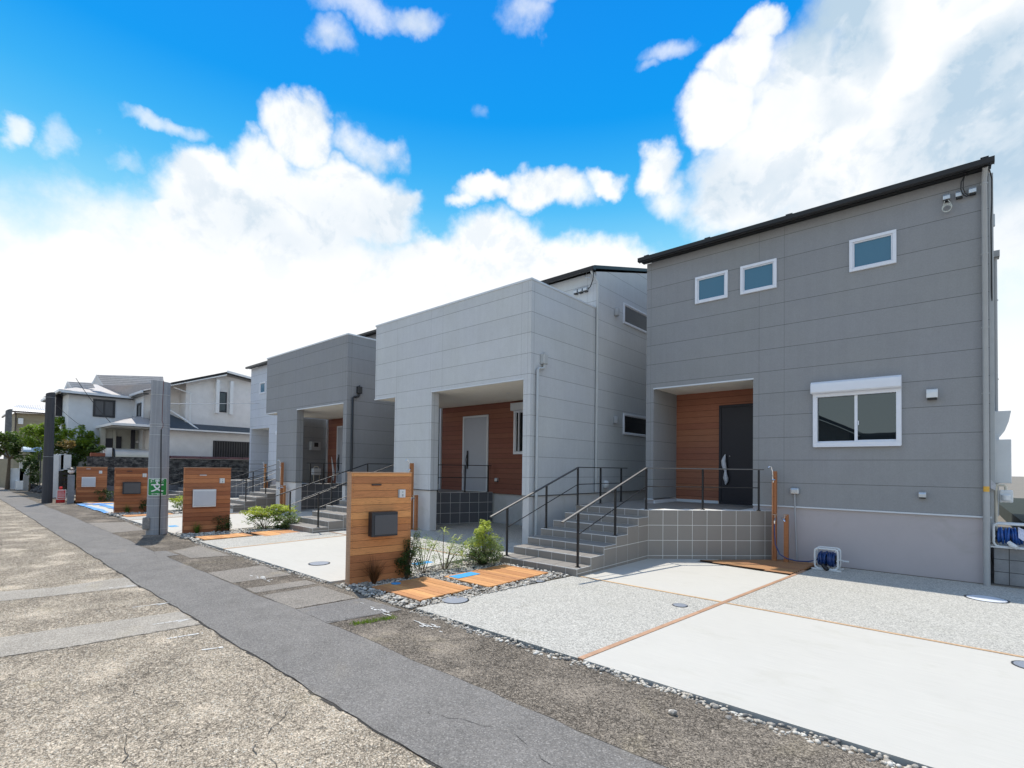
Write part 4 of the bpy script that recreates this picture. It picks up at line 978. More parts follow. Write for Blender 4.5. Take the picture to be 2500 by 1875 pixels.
def rail(name, lab, path, posts, grp, low=.37, hw=.024, ext0=.0):
    """path: top-rail points; posts: (x, y, zbase, ztop)"""
    t_ = thing(name, lab, 'handrail', (posts[0][0], posts[0][1], posts[0][2]), grp)
    b = MB()
    for a, c in zip(path[:-1], path[1:]):
        a, c = Vector(a), Vector(c); d = (c-a); L = d.length; d /= L; side = Vector((d.y, -d.x, 0)).normalized(); up = side.cross(d).normalized()
        if up.z < 0: up = -up
        b.obox((a+c)/2, d, side, up, L/2+.004, hw, .011)
    b.build('top_rail', M['railtop' if posts[0][0] > -10 else 'black'], t_, bevel=.003)
    b = MB()
    for (i, (x, y_, z0, z1)) in enumerate(posts[:-1]):
        x2, y2, z02, z12 = posts[i+1]
        b.tube([(x, y_, z1-low), (x2, y2, z12-low)], .0095, 6)
    b.build('lower_rail', M['black'], t_)
    for (x, y_, z0, z1) in posts:
        b = MB(); b.box(x-.016, x+.016, y_-.016, y_+.016, z0, z1-.012); b.box(x-.034, x+.034, y_-.034, y_+.034, z0, z0+.012); b.build('post', M['black'], t_)
    return t_

RG = 'black steel handrails at the house entrances'
s1 = thing('entrance_steps', 'nearest grey tiled steps and landing leading to the navy door', 'steps', (-5.4, 8.2, 0))
tiled_steps(s1, -6.34, -4.62, 6.86, .415, .137, -.03, [(-2.80, 11.18), (-3.22, 11.24), (-3.22, 12.5)], back=12.5)
zt = .93
rail('handrail', 'black handrail on the left side of the nearest steps, ending in the gap between houses', [(-6.25, 6.54, .85), (-6.25, 9.30, 1.76), (-6.25, 11.45, 1.76)],
     [(-6.25, 6.98, .107, .995), (-6.25, 8.16, .515, 1.385), (-6.25, 9.28, .93, 1.755), (-6.25, 10.22, .93, 1.76), (-6.25, 11.18, .93, 1.76)], RG)
rail('handrail', 'black handrail with sunlit top on the right side of the nearest steps', [(-4.70, 6.56, .875), (-4.70, 9.42, 1.76), (-3.90, 10.30, 1.76), (-2.95, 11.02, 1.76)],
     [(-4.70, 7.0, .107, 1.01), (-4.70, 8.2, .515, 1.383), (-4.70, 9.42, .93, 1.76), (-3.90, 10.30, .93, 1.76), (-3.02, 10.96, .93, 1.76)], RG)
s2 = thing('entrance_steps', 'grey tiled steps half hidden behind the nearest wooden gate wall', 'steps', (-12.8, 7.5, 0))
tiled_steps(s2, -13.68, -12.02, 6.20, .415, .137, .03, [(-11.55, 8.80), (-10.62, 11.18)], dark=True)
rail('handrail', 'black handrail on the left of the second flight of steps', [(-13.58, 5.95, .90), (-13.58, 8.72, 1.80), (-13.58, 11.0, 1.80)],
     [(-13.55, 6.33, .167, 1.02), (-13.58, 7.55, .58, 1.42), (-13.58, 8.72, .99, 1.80), (-13.58, 9.8, .99, 1.80)], RG)
rail('handrail', 'black handrail on the right of the second flight of steps behind the gate wall', [(-12.10, 5.95, .90), (-12.10, 8.72, 1.80)],
     [(-12.10, 6.38, .167, 1.03), (-12.10, 7.55, .58, 1.42), (-12.10, 8.68, .99, 1.79)], RG)
rail('handrail', 'black landing rail in front of the pale door of the light grey house', [(-11.36, 9.36, 1.79), (-10.66, 11.14, 1.79)],
     [(-11.28, 9.55, .99, 1.79), (-10.98, 10.36, .99, 1.79), (-10.70, 11.05, .99, 1.79)], RG)
s3 = thing('entrance_steps', 'tiled steps of the mid grey house behind the third gate wall and shrubs', 'steps', (-21.5, 8.7, 0))
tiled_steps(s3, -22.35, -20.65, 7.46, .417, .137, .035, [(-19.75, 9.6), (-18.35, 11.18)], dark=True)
rail('handrail', 'black handrail on the left of the third flight of steps', [(-22.25, 7.2, .92), (-22.25, 9.96, 1.82), (-22.25, 11.1, 1.82)],
     [(-22.25, 7.6, .172, 1.05), (-22.25, 8.8, .58, 1.44), (-22.25, 9.96, .99, 1.82)], RG)
rail('handrail', 'black handrail on the right of the third flight of steps', [(-20.75, 7.2, .92), (-20.75, 9.9, 1.80)],
     [(-20.75, 7.95, .31, 1.16), (-20.75, 8.7, .58, 1.41), (-20.75, 9.80, .86, 1.77)], RG)
rail('handrail', 'black landing rail in front of the gas meter on the mid grey house', [(-19.50, 9.75, 1.82), (-18.4, 11.1, 1.82)],
     [(-19.40, 9.85, .99, 1.81), (-19.1, 10.25, .99, 1.81), (-18.5, 10.98, .99, 1.81)], RG)
s4 = thing('entrance_steps', 'dark tiled steps and landing of the farthest new house', 'steps', (-28.7, 8.2, 0))
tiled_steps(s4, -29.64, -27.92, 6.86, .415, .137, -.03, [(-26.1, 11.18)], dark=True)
rail('handrail', 'black handrail on the left of the farthest flight of steps', [(-29.55, 6.54, .85), (-29.55, 9.30, 1.76), (-29.55, 11.0, 1.76)],
     [(-29.55, 6.98, .107, .995), (-29.55, 8.16, .515, 1.385), (-29.55, 9.28, .93, 1.755), (-29.55, 10.4, .93, 1.755)], RG)
rail('handrail', 'black handrail on the right of the farthest flight of steps', [(-28.0, 6.56, .875), (-28.0, 9.42, 1.76), (-27.2, 10.30, 1.76), (-26.2, 11.02, 1.76)],
     [(-28.0, 7.0, .107, 1.01), (-28.0, 8.2, .515, 1.383), (-28.0, 9.42, .93, 1.76), (-27.2, 10.30, .93, 1.76), (-26.3, 10.96, .93, 1.76)], RG)

# ---------------------------------------------------------------- wooden gate walls with mailboxes
def gate(A_, B_, lab, box, light, m, zb=0.0, h=1.62):
    A_, B_ = Vector((*A_, 0)), Vector((*B_, 0)); u = (B_-A_).normalized(); n = Vector((u.y, -u.x, 0)); v = Vector((0, 0, 1)); L = (B_-A_).length
    t_ = thing('gate_wall', lab, 'gate wall', (A_.x, A_.y, zb), 'wooden gate walls with mailboxes along the road')
    def bx(b, s0, s1, z0, z1, d0, d1): b.obox(A_+u*(s0+s1)/2+v*(zb+(z0+z1)/2)+n*(d0+d1)/2, u, v, n, (s1-s0)/2, (z1-z0)/2, (d1-d0)/2)
    b = MB(); k = 0; pt = .1045; r = random.Random(int(A_.x*10))
    while k*pt < h-.02:
        z0, z1 = k*pt+.001, min((k+1)*pt, h)-.001
        bx(b, .028, L-.004, z0, z1, -.018+r.uniform(-.0015, .0015), .0+r.uniform(-.0015, .0015)); k += 1
    b.build('cladding', M[m], t_, bevel=.0015)
    b = MB(); bx(b, .030, L-.006, 0, h-.004, -.085, -.0205); bx(b, 0, .027, 0, h, -.102, .004); b.build('frame_board', M['edgewood'] if m == 'gatewood' else M['gatewood2'], t_, bevel=.002)
    b = MB(); bx(b, -.006, L+.004, h+.0005, h+.014, -.108, .010); b.build('cap', M['edgewood'], t_, bevel=.002)
    s0, s1, z0, z1, dep, dk = box
    b = MB(); bx(b, s0, s1, z0, z1, .003, dep)
    mbx = b.build('mailbox', M['dark'] if dk else M['plastic_w'], t_, bevel=.006)
    b = MB(); bx(b, s0+.045 if dk else s0+.02, s1-.006, z0+.028, z1-.042, dep+.0005, dep+.008); b.build('flap', plain('mailbox_flap_%d' % int(-A_.x), (.075, .08, .09) if dk else (.50, .53, .58), .45, var=.03), mbx, bevel=.003)
    b = MB(); bx(b, .33, .475, 1.436, 1.456, .001, .032); b.build('name_light', M['dark' if dk else 'trim_white'], t_, bevel=.003)
    b = MB(); bx(b, .757, .872, 1.243, 1.37, .001, .02); ic = b.build('intercom', M['plastic_g'], t_, bevel=.004)
    b = MB(); bx(b, .775, .872, 1.246, 1.367, .0205, .026); fc_ = b.build('face_plate', M['plastic_w'], ic, bevel=.002)
    b = MB(); bx(b, .812, .836, 1.322, 1.340, .0265, .029); bx(b, .81, .838, 1.262, 1.30, .0265, .0285); b.build('button', M['plastic_g'], ic)
    if m == 'gatewood':
        b = MB()
        k = 0
        while k*pt < h-.03:
            for s_ in (.055, L-.035):
                for zz in (k*pt+.025, k*pt+.08):
                    if zz < h: bx(b, s_-.003, s_+.003, zz-.003, zz+.003, .0015, .003)
            k += 1
        b.build('screws', M['dark'], t_)
    return t_
gate((-6.61, 3.955), (-6.43, 4.925), 'nearest wooden gate wall with a charcoal mailbox and clean orange boards', (.29, .70, .685, 1.045, .135, True), 0, 'gatewood', .0)
gate((-14.14, 3.98), (-13.96, 4.98), 'second wooden gate wall, right of the concrete pole, with a pale grey mailbox', (.19, .68, .665, 1.095, .11, False), 0, 'gatewood2', .0)
gate((-21.26, 3.95), (-21.08, 4.93), 'third wooden gate wall, half hidden by the concrete pole, with a dark mailbox', (.22, .72, .67, 1.08, .11, True), 0, 'gatewood2', .0, 1.55)
gate((-28.66, 4.0), (-28.42, 5.02), 'farthest wooden gate wall with a small white mailbox beside a grey post', (.19, .66, .66, 1.09, .1, False), 0, 'gatewood2', .0, 1.52)

# ---------------------------------------------------------------- water posts and hose reels
def waterpost(x, y, z, lab, g=True, near=False):
    t_ = thing('water_post', lab, 'water post', (x, y, z), 'timber water posts in front of the houses')
    b = MB(); b.box(x-.04, x+.04, y-.04, y+.04, z-.05, z+1.77); b.build('tall_post', M['postwood'], t_, bevel=.003)
    b = MB(); b.box(x+.175, x+.25, y-.04, y+.035, z-.05, z+.93); b.build('short_post', M['postwood'], t_, bevel=.003)
    b = MB(); b.tube([(x-.025, y-.055, z), (x-.025, y-.055, z+1.66)], .011, 8); b.build('pipe', M['copper'] if near else M['chrome'], t_, smooth=True)
    b = MB(); b.tube([(x-.01, y-.05, z+1.55), (x-.015, y-.07, z+1.62), (x-.02, y-.075, z+1.76), (x-.04, y-.085, z+1.85), (x-.07, y-.11, z+1.86), (x-.085, y-.13, z+1.83)], [.014, .016, .012, .012, .018, .02], 10)
    b.tube([(x+.015, y-.05, z+1.60), (x-.03, y-.10, z+1.60)], .014, 8); b.build('shower_tap', M['chrome'], t_, smooth=True)
    b = MB()
    b.tube([(x+.02, y-.04, z+.84), (x+.045, y-.14, z+.84), (x+.05, y-.19, z+.80), (x+.05, y-.195, z+.75)], [.016, .017, .016, .012], 8)
    b.tube([(x+.03, y-.08, z+.86), (x+.03, y-.08, z+.91)], .009, 8); b.tube([(x-.02, y-.09, z+.915), (x+.08, y-.07, z+.915)], .008, 6)
    b.build('garden_tap', M['chrome'], t_, smooth=True); b = MB(); b.tube([(x+.20, y-.04, z+.85), (x+.17, y-.12, z+.86), (x+.20, y-.16, z+.84), (x+.23, y-.17, z+.80)], [.016, .018, .016, .012], 8); b.tube([(x+.16, y-.09, z+.92), (x+.24, y-.08, z+.92)], .008, 6); b.tube([(x+.20, y-.08, z+.86), (x+.20, y-.08, z+.92)], .009, 6)
    b.build('garden_tap', M['chrome'], t_, smooth=True)
    return t_
waterpost(-2.735, 10.98, -.04, 'pair of timber posts with chrome taps and a blue hose on the triangular deck', near=True)
waterpost(-10.92, 8.36, .05, 'timber post with shower tap rising behind the nearest gate wall by the light grey pillar')
waterpost(-18.66, 8.40, .05, 'timber posts with taps in front of the mid grey pillar above the shrubs')
waterpost(-26.1, 10.9, .0, 'brown timber post seen through the farthest handrails')

def reel(name, c, wd, h, dep, lab, big=False):
    x, y, z = c; t_ = thing(name, lab, 'hose reel', c, 'hose reels with blue hose')
    def loop(yy, inset=0.0):
        w2 = wd/2-inset; P = []
        for (px_, pz, a0) in ((w2-.05, h-.05, 0), (-w2+.05, h-.05, pi/2), (-w2+.07, .07, pi), (w2-.07, .07, 1.5*pi)):
            rr_ = .05 if pz > .1 else .07
            for k in range(5): a = a0+pi/2*k/4; P.append((x+px_+rr_*cos(a), yy, z+.02+pz+rr_*sin(a)))
        return P+[P[0]]
    b = MB(); b.tube(loop(y-dep/2), .016, 8); b.tube(loop(y+dep/2), .016, 8)
    for sx in (-1, 1):
        b.tube([(x+sx*(wd/2-.01), y-dep/2, z+h*.5), (x+sx*(wd/2-.01), y+dep/2, z+h*.5)], .014, 8); b.tube([(x+sx*(wd/2-.03), y-dep/2, z+h-.01), (x+sx*(wd/2-.03), y+dep/2, z+h-.01)], .014, 8)
    b.box(x-wd/2-.05, x+wd/2+.05, y-dep/2-.03, y-dep/2+.02, z, z+.022); b.box(x-wd/2-.05, x+wd/2+.05, y+dep/2-.02, y+dep/2+.03, z, z+.022)
    b.build('frame', M['plastic_w'], t_, smooth=True)
    n = 9 if big else 8; b = MB(); rr_ = random.Random(4); R0 = h*.34
    for lay in range(2):
        for k in range(n):
            xx = x-wd/2+.07+(wd-.14)*k/(n-1)
            b.torus((xx+rr_.uniform(-.006, .006), y, z+h*.52), (1, rr_.uniform(-.12, .12), rr_.uniform(-.12, .12)), R0+rr_.uniform(-.012, .01)-lay*.03, .0145, 22, 6)
    b.build('hose_coil', M['hose'] if not big else plain('bright_blue_hose', (.02, .09, .34), .3), t_, smooth=True)
    b = MB(); b.tube([(x-wd/2+.03, y, z+h*.52), (x+wd/2-.03, y, z+h*.52)], R0-.05, 16); b.build('drum', M['black'], t_)
    b = MB(); b.tube([(x+wd/2, y, z+h*.52), (x+wd/2+.06, y, z+h*.52), (x+wd/2+.06, y-.02, z+h*.45)], .012, 8); b.tube([(x+wd/2+.06, y-.02, z+h*.5), (x+wd/2+.15, y-.02, z+h*.5)], .014, 8); b.build('crank', M['plastic_w'], t_, smooth=True)
    b = MB(); b.tube([(x-.05, y-dep/2-.03, z+.10), (x, y-dep/2-.07, z+.05), (x+.04, y-dep/2-.10, z+.03)], [.03, .04, .03], 10); b.build('nozzle', M['black' if not big else 'plastic_w'], t_, smooth=True)
    return t_
reel('hose_reel', (-1.80, 10.78, -.045), .36, .36, .24, 'small hose reel standing on the paving against the nearest house')
r2 = reel('hose_reel', (.64, 11.38, .555), .44, .36, .26, 'hose reel with bright blue hose and plastic wrapping on top of the block wall', True)
b = MB(); rw = random.Random(6)
G = [[(.70+.05*i, 11.20+.05*j+rw.uniform(-.015, .015), .62+.30*(1-abs(j-2)/3.0)*(1-i*.12)+rw.uniform(-.03, .03)) for i in range(7)] for j in range(5)]
for j in range(4):
    for i in range(6): b.face([G[j][i], G[j][i+1], G[j+1][i+1], G[j+1][i]])
b.build('plastic_wrapping', plain('milky_polythene', (.62, .63, .74), .25, var=.15, scale=30), r2)
b = MB(); b.tube([(-2.685, 10.785, .70), (-2.68, 10.76, .55), (-2.66, 10.74, .32), (-2.58, 10.73, .14), (-2.46, 10.74, .07), (-2.3, 10.75, .045), (-2.12, 10.76, .055), (-2.0, 10.78, .09), (-1.96, 10.78, .12)], .0105, 10)
setp(b.build('garden_hose', M['hose'], smooth=True), 'dark blue hose hanging from the tap and running to the small reel', 'hose')

# block wall right of the nearest house
mB, t, bb = mat('block_wall_blocks'); p = POS(t); x, y_, z = t.sep(p)
u1 = t.m('FRACT', t.m('DIVIDE', t.m('SUBTRACT', z, -.035), .2)); u2 = t.m('FRACT', t.m('DIVIDE', t.m('SUBTRACT', x, .60), .4))
d1 = t.m('MULTIPLY', t.m('MINIMUM', u1, t.m('SUBTRACT', 1.0, u1)), .2); d2 = t.m('MULTIPLY', t.m('MINIMUM', u2, t.m('SUBTRACT', 1.0, u2)), .4); g = t.m('LESS_THAN', t.m('MINIMUM', d1, d2), .005)
k = t.m('ADD', .8, t.m('MULTIPLY', t.noise(p, 40, 4, .8), .4)); k = t.m('MULTIPLY', k, t.rng(t.noise(p, 4, 4), .3, .7, .8, 1.15))
c = t.mix(g, t.mix(1.0, (.27, .275, .28), t.comb(k, k, k), 'MULTIPLY'), (.06, .06, .06)); t.set(bb, 'Base Color', c); bb.inputs['Roughness'].default_value = .95; bump(t, bb, t.m('SUBTRACT', t.noise(p, 60, 3), g), .5, .006)
b = MB(); b.box(.425, 7.5, 11.30, 11.42, -.3, .553); setp(b.build('block_wall', mB, bevel=.004), 'low grey concrete block wall at the right edge under the second hose reel', 'block wall')
b = MB(); b.box(.5, 7.5, 11.42, 30, -.2, .40); setp(b.build('raised_yard', gm), kind='structure')
b = MB(); b.prism([(1.0, 14.8), (9.0, 12.2), (9.0, 30), (1.0, 30)], .41, .75); setp(b.build('dark_hedge_bank', plain('dark_ground_cover', (.012, .02, .012), .9, var=.5, scale=4)), 'low dark bank behind the block wall at the right edge', 'bank')

# ---------------------------------------------------------------- concrete utility poles (sawn off above the roofs in the photo)
mp, t, bb = mat('weathered_pole_concrete'); p = POS(t)
st = t.noise(t.scl(p, (14, 14, .35)), 1.6, 5, .6); gr = t.noise(p, 30, 4, .7); bg_ = t.noise(p, 2.4, 5, .6)
k = t.m('ADD', .42, t.m('ADD', t.m('MULTIPLY', st, .75), t.m('ADD', t.m('MULTIPLY', gr, .22), t.m('MULTIPLY', bg_, .25))))
t.set(bb, 'Base Color', t.mix(1.0, (.30, .31, .33), t.comb(k, k, k), 'MULTIPLY')); bb.inputs['Roughness'].default_value = .85; bump(t, bb, gr, .3, .004)
mpd, t, bb = mat('dark_pole_concrete'); p = POS(t)
k = t.m('ADD', .5, t.noise(t.scl(p, (10, 10, .5)), 2, 5, .6)); t.set(bb, 'Base Color', t.mix(1.0, (.055, .055, .06), t.comb(k, k, k), 'MULTIPLY')); bb.inputs['Roughness'].default_value = .9
def pole(c, r0, r1, h, lab, m, slant=0.0, bands=(), seg=40):
    x, y = c; t_ = thing('utility_pole', lab, 'utility pole', (x, y, 0), 'concrete utility poles along the road')
    b = MB(); prof = [(r0+(r1-r0)*i/10, h*i/10) for i in range(11)]; prof[0] = (r0, -.1); b.lathe((x, y), prof, seg)
    vs = []
    for (vx, vy, vz) in b.v:
        if vz > h*.99: vz += slant*((vx-x)*.75+(vy-y)*.66)
        vs.append((vx, vy, vz))
    b.v = vs; b.build('shaft', m, t_, smooth=True)
    if bands:
        b = MB()
        for z in bands:
            rr_ = r0+(r1-r0)*z/h+.003; b.torus((x, y, z), (.01, 0, 1), rr_, .0045, 32, 6)
        b.build('steel_band', M['alum'], t_, smooth=True)
    return t_
PX, PY = -14.73, 3.60
p1 = pole((PX, PY), .222, .198, 3.74, 'thick grey concrete pole with a green school route sign, its top cut off', mp, -.12, (.14, .42, .70, .88, 1.62, 2.42, 2.62, 2.68, 3.40))
toC = Vector((-PX, -PY, 0)).normalized(); sdc = Vector((toC.y, -toC.x, 0))       # towards the road side viewer, and its right
sdc = Vector((.236, .972, 0))
def on(r_, a, z): 
    """point at distance r_ from the pole axis, angle a from the viewer-facing side (positive = right)"""
    d = toC*cos(a)+sdc*sin(a); return (PX+d.x*r_, PY+d.y*r_, z)
b = MB(); b.tube([on(.232, .22, -.02), on(.236, .20, .5), on(.253, .20, .9), on(.253, .20, 1.4), on(.225, .17, 2.0), on(.212, .14, 2.55)], .012, 8); b.build('cable_conduit', M['black'], p1, smooth=True)
b = MB(); b.tube([on(.212, .16, 2.55), on(.209, .30, 2.62), on(.208, .30, 2.70), on(.207, .2, 2.76), on(.205, .2, 3.2), on(.203, .26, 3.74)], .006, 6); b.build('earth_wire', plain('dull_red_wire', (.16, .05, .045), .6), p1, smooth=True)
b = MB()
q = Vector(on(.25, -1.05, .28)); b.obox(q, toC, sdc, (0, 0, 1), .07, .075, .15); b.build('junction_box', plain('weathered_grey_box', (.25, .24, .23), .7, var=.3, scale=20), p1, bevel=.03)
# school route sign, bent slightly round the pole
SR = .236
def bend(o_, a0, z0, off):
    for v_ in o_.data.vertices:
        s_, h_, d_ = v_.co.x, v_.co.y, v_.co.z
        q_ = Vector(on(SR+off+d_, a0+s_/SR, z0+h_))-Vector((PX, PY, 0)); v_.co = q_
def flatpatch(name, polys, m, off, parent, sub=.02, z0=1.153, a0=-.08, th=.004):
    bm = bmesh.new()
    for poly in polys:
        vs = [bm.verts.new((x_, y__, 0)) for x_, y__ in poly]; bm.faces.new(vs)
    bmesh.ops.triangulate(bm, faces=bm.faces)
    for _ in range(3):
        bmesh.ops.subdivide_edges(bm, edges=[e for e in bm.edges if abs(e.verts[0].co.x-e.verts[1].co.x) > sub], cuts=1)
        bmesh.ops.triangulate(bm, faces=bm.faces)
    me = bpy.data.meshes.new(name); bm.to_mesh(me); bm.free(); me.materials.append(m); o_ = bpy.data.objects.new(name, me); C.objects.link(o_); o_.parent = parent
    bend(o_, a0, z0, off)
    md = o_.modifiers.new('thickness', 'SOLIDIFY'); md.thickness = th; md.offset = 0
    return o_
def rr_poly(w_, h_, r_):
    P = []
    for (cx, cy, a0) in ((w_-r_, h_-r_, 0), (-w_+r_, h_-r_, pi/2), (-w_+r_, -h_+r_, pi), (w_-r_, -h_+r_, 1.5*pi)):
        for k in range(6): a = a0+pi/2*k/5; P.append((cx+r_*cos(a), cy+r_*sin(a)))
    return P
green = plain('sign_green', (.012, .23, .055), .4, var=.05); signw = plain('sign_white', (.78, .80, .80), .4, var=.02)
sg = flatpatch('school_route_sign', [rr_poly(.213, .212, .04)], signw, .0, p1); sg['label'] = 'green and white school route sign with Japanese lettering'
flatpatch('green_field', [rr_poly(.199, .198, .03)], green, .004, sg, th=.002)
def glyphs(txt, size, cx, cy, name, sx=1.0, thick=.0):
    c_ = bpy.data.curves.new(name, 'FONT'); c_.body = txt; c_.size = size; c_.align_x = 'CENTER'; c_.align_y = 'CENTER'; c_.offset = thick; c_.resolution_u = 3; c_.space_character = 1.12
    o_ = bpy.data.objects.new(name, c_); C.objects.link(o_); dg_ = bpy.context.evaluated_depsgraph_get(); me = bpy.data.meshes.new_from_object(o_.evaluated_get(dg_)); C.objects.unlink(o_); bpy.data.objects.remove(o_)
    bm = bmesh.new(); bm.from_mesh(me); bmesh.ops.triangulate(bm, faces=bm.faces)
    for _ in range(4):
        es = [e for e in bm.edges if e.calc_length() > .02]
        if not es: break
        bmesh.ops.subdivide_edges(bm, edges=es, cuts=1); bmesh.ops.triangulate(bm, faces=[f for f in bm.faces if len(f.verts) > 3])
    bm.to_mesh(me); bm.free()
    me.materials.clear(); me.materials.append(signw); o2 = bpy.data.objects.new(name, me); C.objects.link(o2); o2.parent = sg
    for v_ in me.vertices: v_.co.x = v_.co.x*sx+cx; v_.co.y += cy; v_.co.z = 0
    bend(o2, -.08, 1.153, .0085); return o2
glyphs('通学路', .086, 0, .142, 'lettering', 1.05, .003)
glyphs('文', .235, 0, -.022, 'school_symbol', 1.1, .006)
glyphs('市教育委員会', .036, 0, -.172, 'small_lettering', 1.0, .001)

pole((-28.80, 3.10), .175, .150, 4.62, 'dark concrete pole beside the small red container, its top cut off', mpd, .35, (1.95, 4.45), 28)
pole((-50.6, 3.28), .20, .17, 5.35, 'distant grey pole at the left edge among the garden trees', plain('pole_grey', (.12, .125, .13), .9, var=.3), .6, (), 20)

# ---------------------------------------------------------------- plants
def leaves(name, P, size, m, parent, seed, up=.5, asp=.45, droop=0.0):
    """P: array of leaf positions; each leaf is a folded kite of its own orientation"""
    rg_ = np.random.default_rng(seed); P = np.asarray(P, float); n = len(P)
    d = rg_.normal(size=(n, 3)); d[:, 2] = d[:, 2]*.45-droop; d /= np.linalg.norm(d, axis=1)[:, None]
    nn = rg_.normal(size=(n, 3)); nn[:, 2] = np.abs(nn[:, 2])+up; nn -= d*(nn*d).sum(1)[:, None]; nn /= np.linalg.norm(nn, axis=1)[:, None]
    s_ = np.cross(d, nn); L = (size*rg_.uniform(.6, 1.35, n))[:, None]; W = L*asp*rg_.uniform(.7, 1.3, (n, 1))
    a = P-d*L*.5; b_ = P+s_*W*.5+nn*W*.12; c_ = P+d*L*.5; e = P-s_*W*.5+nn*W*.12
    V = np.stack([a, b_, c_, e], 1).reshape(-1, 3); F = np.arange(4*n).reshape(n, 4)
    return fastmesh(name, V, F, m, parent=parent)
def cloud(c, r, n, seed, clusters=14, tight=.33, shell=.55):
    """leaf positions gathered in clumps through an uneven ellipsoid"""
    rg_ = np.random.default_rng(seed); c = np.array(c); r = np.array(r)
    q = rg_.normal(size=(clusters, 3)); q /= np.linalg.norm(q, axis=1)[:, None]; q *= rg_.uniform(shell, 1.0, (clusters, 1))
    cc = c+q*r*.82; k = rg_.integers(0, clusters, n); s_ = rg_.uniform(.6, 1.2, clusters)[k][:, None]
    g_ = rg_.normal(size=(n, 3)); g_ /= np.linalg.norm(g_, axis=1)[:, None]; g_ *= rg_.uniform(.35, 1, (n, 1))**.5
    return cc[k]+g_*r*tight*s_
def stems(parent, base, tops, r, m, name='stem', seed=0):
    rs = random.Random(seed); b = MB()
    for tp in tops:
        x, y_, z = base; jx, jy = rs.uniform(-.02, .02), rs.uniform(-.02, .02); mx = ((x+tp[0])/2+jx, (y_+tp[1])/2+jy, (z+tp[2])/2+.04)
        b.tube([(x+rs.uniform(-.02, .02), y_+rs.uniform(-.02, .02), z-.02), mx, tp], [r, r*.8, r*.35], 5)
    return b.build(name, m, parent)
def grass(c, h, n, spread, m, seed, lab, wd=.006):
    t_ = thing('grass_tuft', lab, 'grass', c, 'ornamental grasses and shrubs in the planting beds'); rg_ = np.random.default_rng(seed); b = MB()
    for i in range(n):
        a = rg_.uniform(0, 2*pi); l = h*rg_.uniform(.6, 1.15); o_ = rg_.uniform(.2, 1.0)*spread; P = []
        for k in range(6):
            q = k/5; P.append(Vector((c[0]+cos(a)*(.02+o_*q**1.6), c[1]+sin(a)*(.02+o_*q**1.6), c[2]+l*(q-.28*q**3*o_/spread))))
        s_ = Vector((-sin(a), cos(a), 0))*wd
        for k in range(5):
            w0, w1 = 1-k/5.2, 1-(k+1)/5.2; b.face([P[k]-s_*w0, P[k]+s_*w0, P[k+1]+s_*w1, P[k+1]-s_*w1])
    b.build('blades', m, t_); return t_
PG = 'ornamental grasses and shrubs in the planting beds'
def shrub(name, lab, c, parts, seed, stemtops=None, sm='trunk'):
    """parts: list of (centre offset, radii, count, leaf size, material, clusters, tight)"""
    t_ = thing(name, lab, 'shrub', c, PG); c = Vector(c); tops = []
    for i, (o_, r_, n, sz, mm, cl, tg) in enumerate(parts):
        cc = (c.x+o_[0], c.y+o_[1], c.z+o_[2]); P = cloud(cc, r_, n, seed+i, cl, tg); P[:, 2] = np.maximum(P[:, 2], c.z+.01)
        leaves('foliage', P, sz, M[mm], t_, seed+i+50); rs = random.Random(seed+i)
        for k in range(7): tops.append((cc[0]+rs.uniform(-1, 1)*r_[0]*.8, cc[1]+rs.uniform(-1, 1)*r_[1]*.8, cc[2]+rs.uniform(-.3, .9)*r_[2]))
    stems(t_, c, stemtops or tops, .006, M[sm], seed=seed)
    return t_
grass((-6.38, 4.24, 0), .46, 230, .34, M['grass_bn'], 1, 'bronze brown grass tuft at the foot of the nearest gate wall', .0035)
shrub('fern_shrub', 'dark feathery shrub in the shade of the nearest gate wall', (-6.36, 4.80, 0), [((0, 0, .26), (.19, .24, .28), 2200, .030, 'leaf_dk', 30, .30), ((.0, .12, .55), (.13, .16, .26), 800, .026, 'leaf_dk', 18, .35), ((.0, .2, .5), (.16, .2, .28), 260, .026, 'leaf_gr', 16, .3)], 11)
shrub('lacy_shrub', 'sparse airy shrub with fine stems just behind the nearest gate wall', (-6.50, 5.25, 0), [((0, .05, .36), (.24, .30, .34), 900, .028, 'leaf_gr', 40, .24)], 21)
# spiky-topped shrub
t_ = thing('spiky_shrub', 'thin upright shrub with narrow yellow-green leaf crowns between the gate wall and the round bush', 'shrub', (-6.42, 5.62, 0), PG)
tops = [(-6.42, 5.60, .68), (-6.33, 5.82, .58), (-6.50, 5.45, .46), (-6.25, 5.95, .45), (-6.40, 5.72, .40), (-6.22, 5.78, .33)]
stems(t_, (-6.42, 5.62, 0), tops, .008, M['trunk'], seed=4)
b = MB(); rs = random.Random(12)
for tp in tops:
    for k in range(16):
        a = rs.uniform(0, 2*pi); l = rs.uniform(.09, .16); q = Vector((cos(a), sin(a), rs.uniform(-.1, .55))).normalized(); s_ = q.cross(Vector((0, 0, 1))).normalized()*.011; o_ = Vector(tp)-Vector((0, 0, rs.uniform(0, .10)))
        md_ = o_+q*l*.5+Vector((0, 0, .02)); b.face([o_, md_-s_, o_+q*l, md_+s_])
b.build('leaf_crown', M['leaf_yl'], t_)
P = cloud((-6.36, 5.78, .27), (.30, .38, .28), 1100, 77, 36, .26); leaves('foliage', P, .026, M['leaf_gr'], t_, 78)
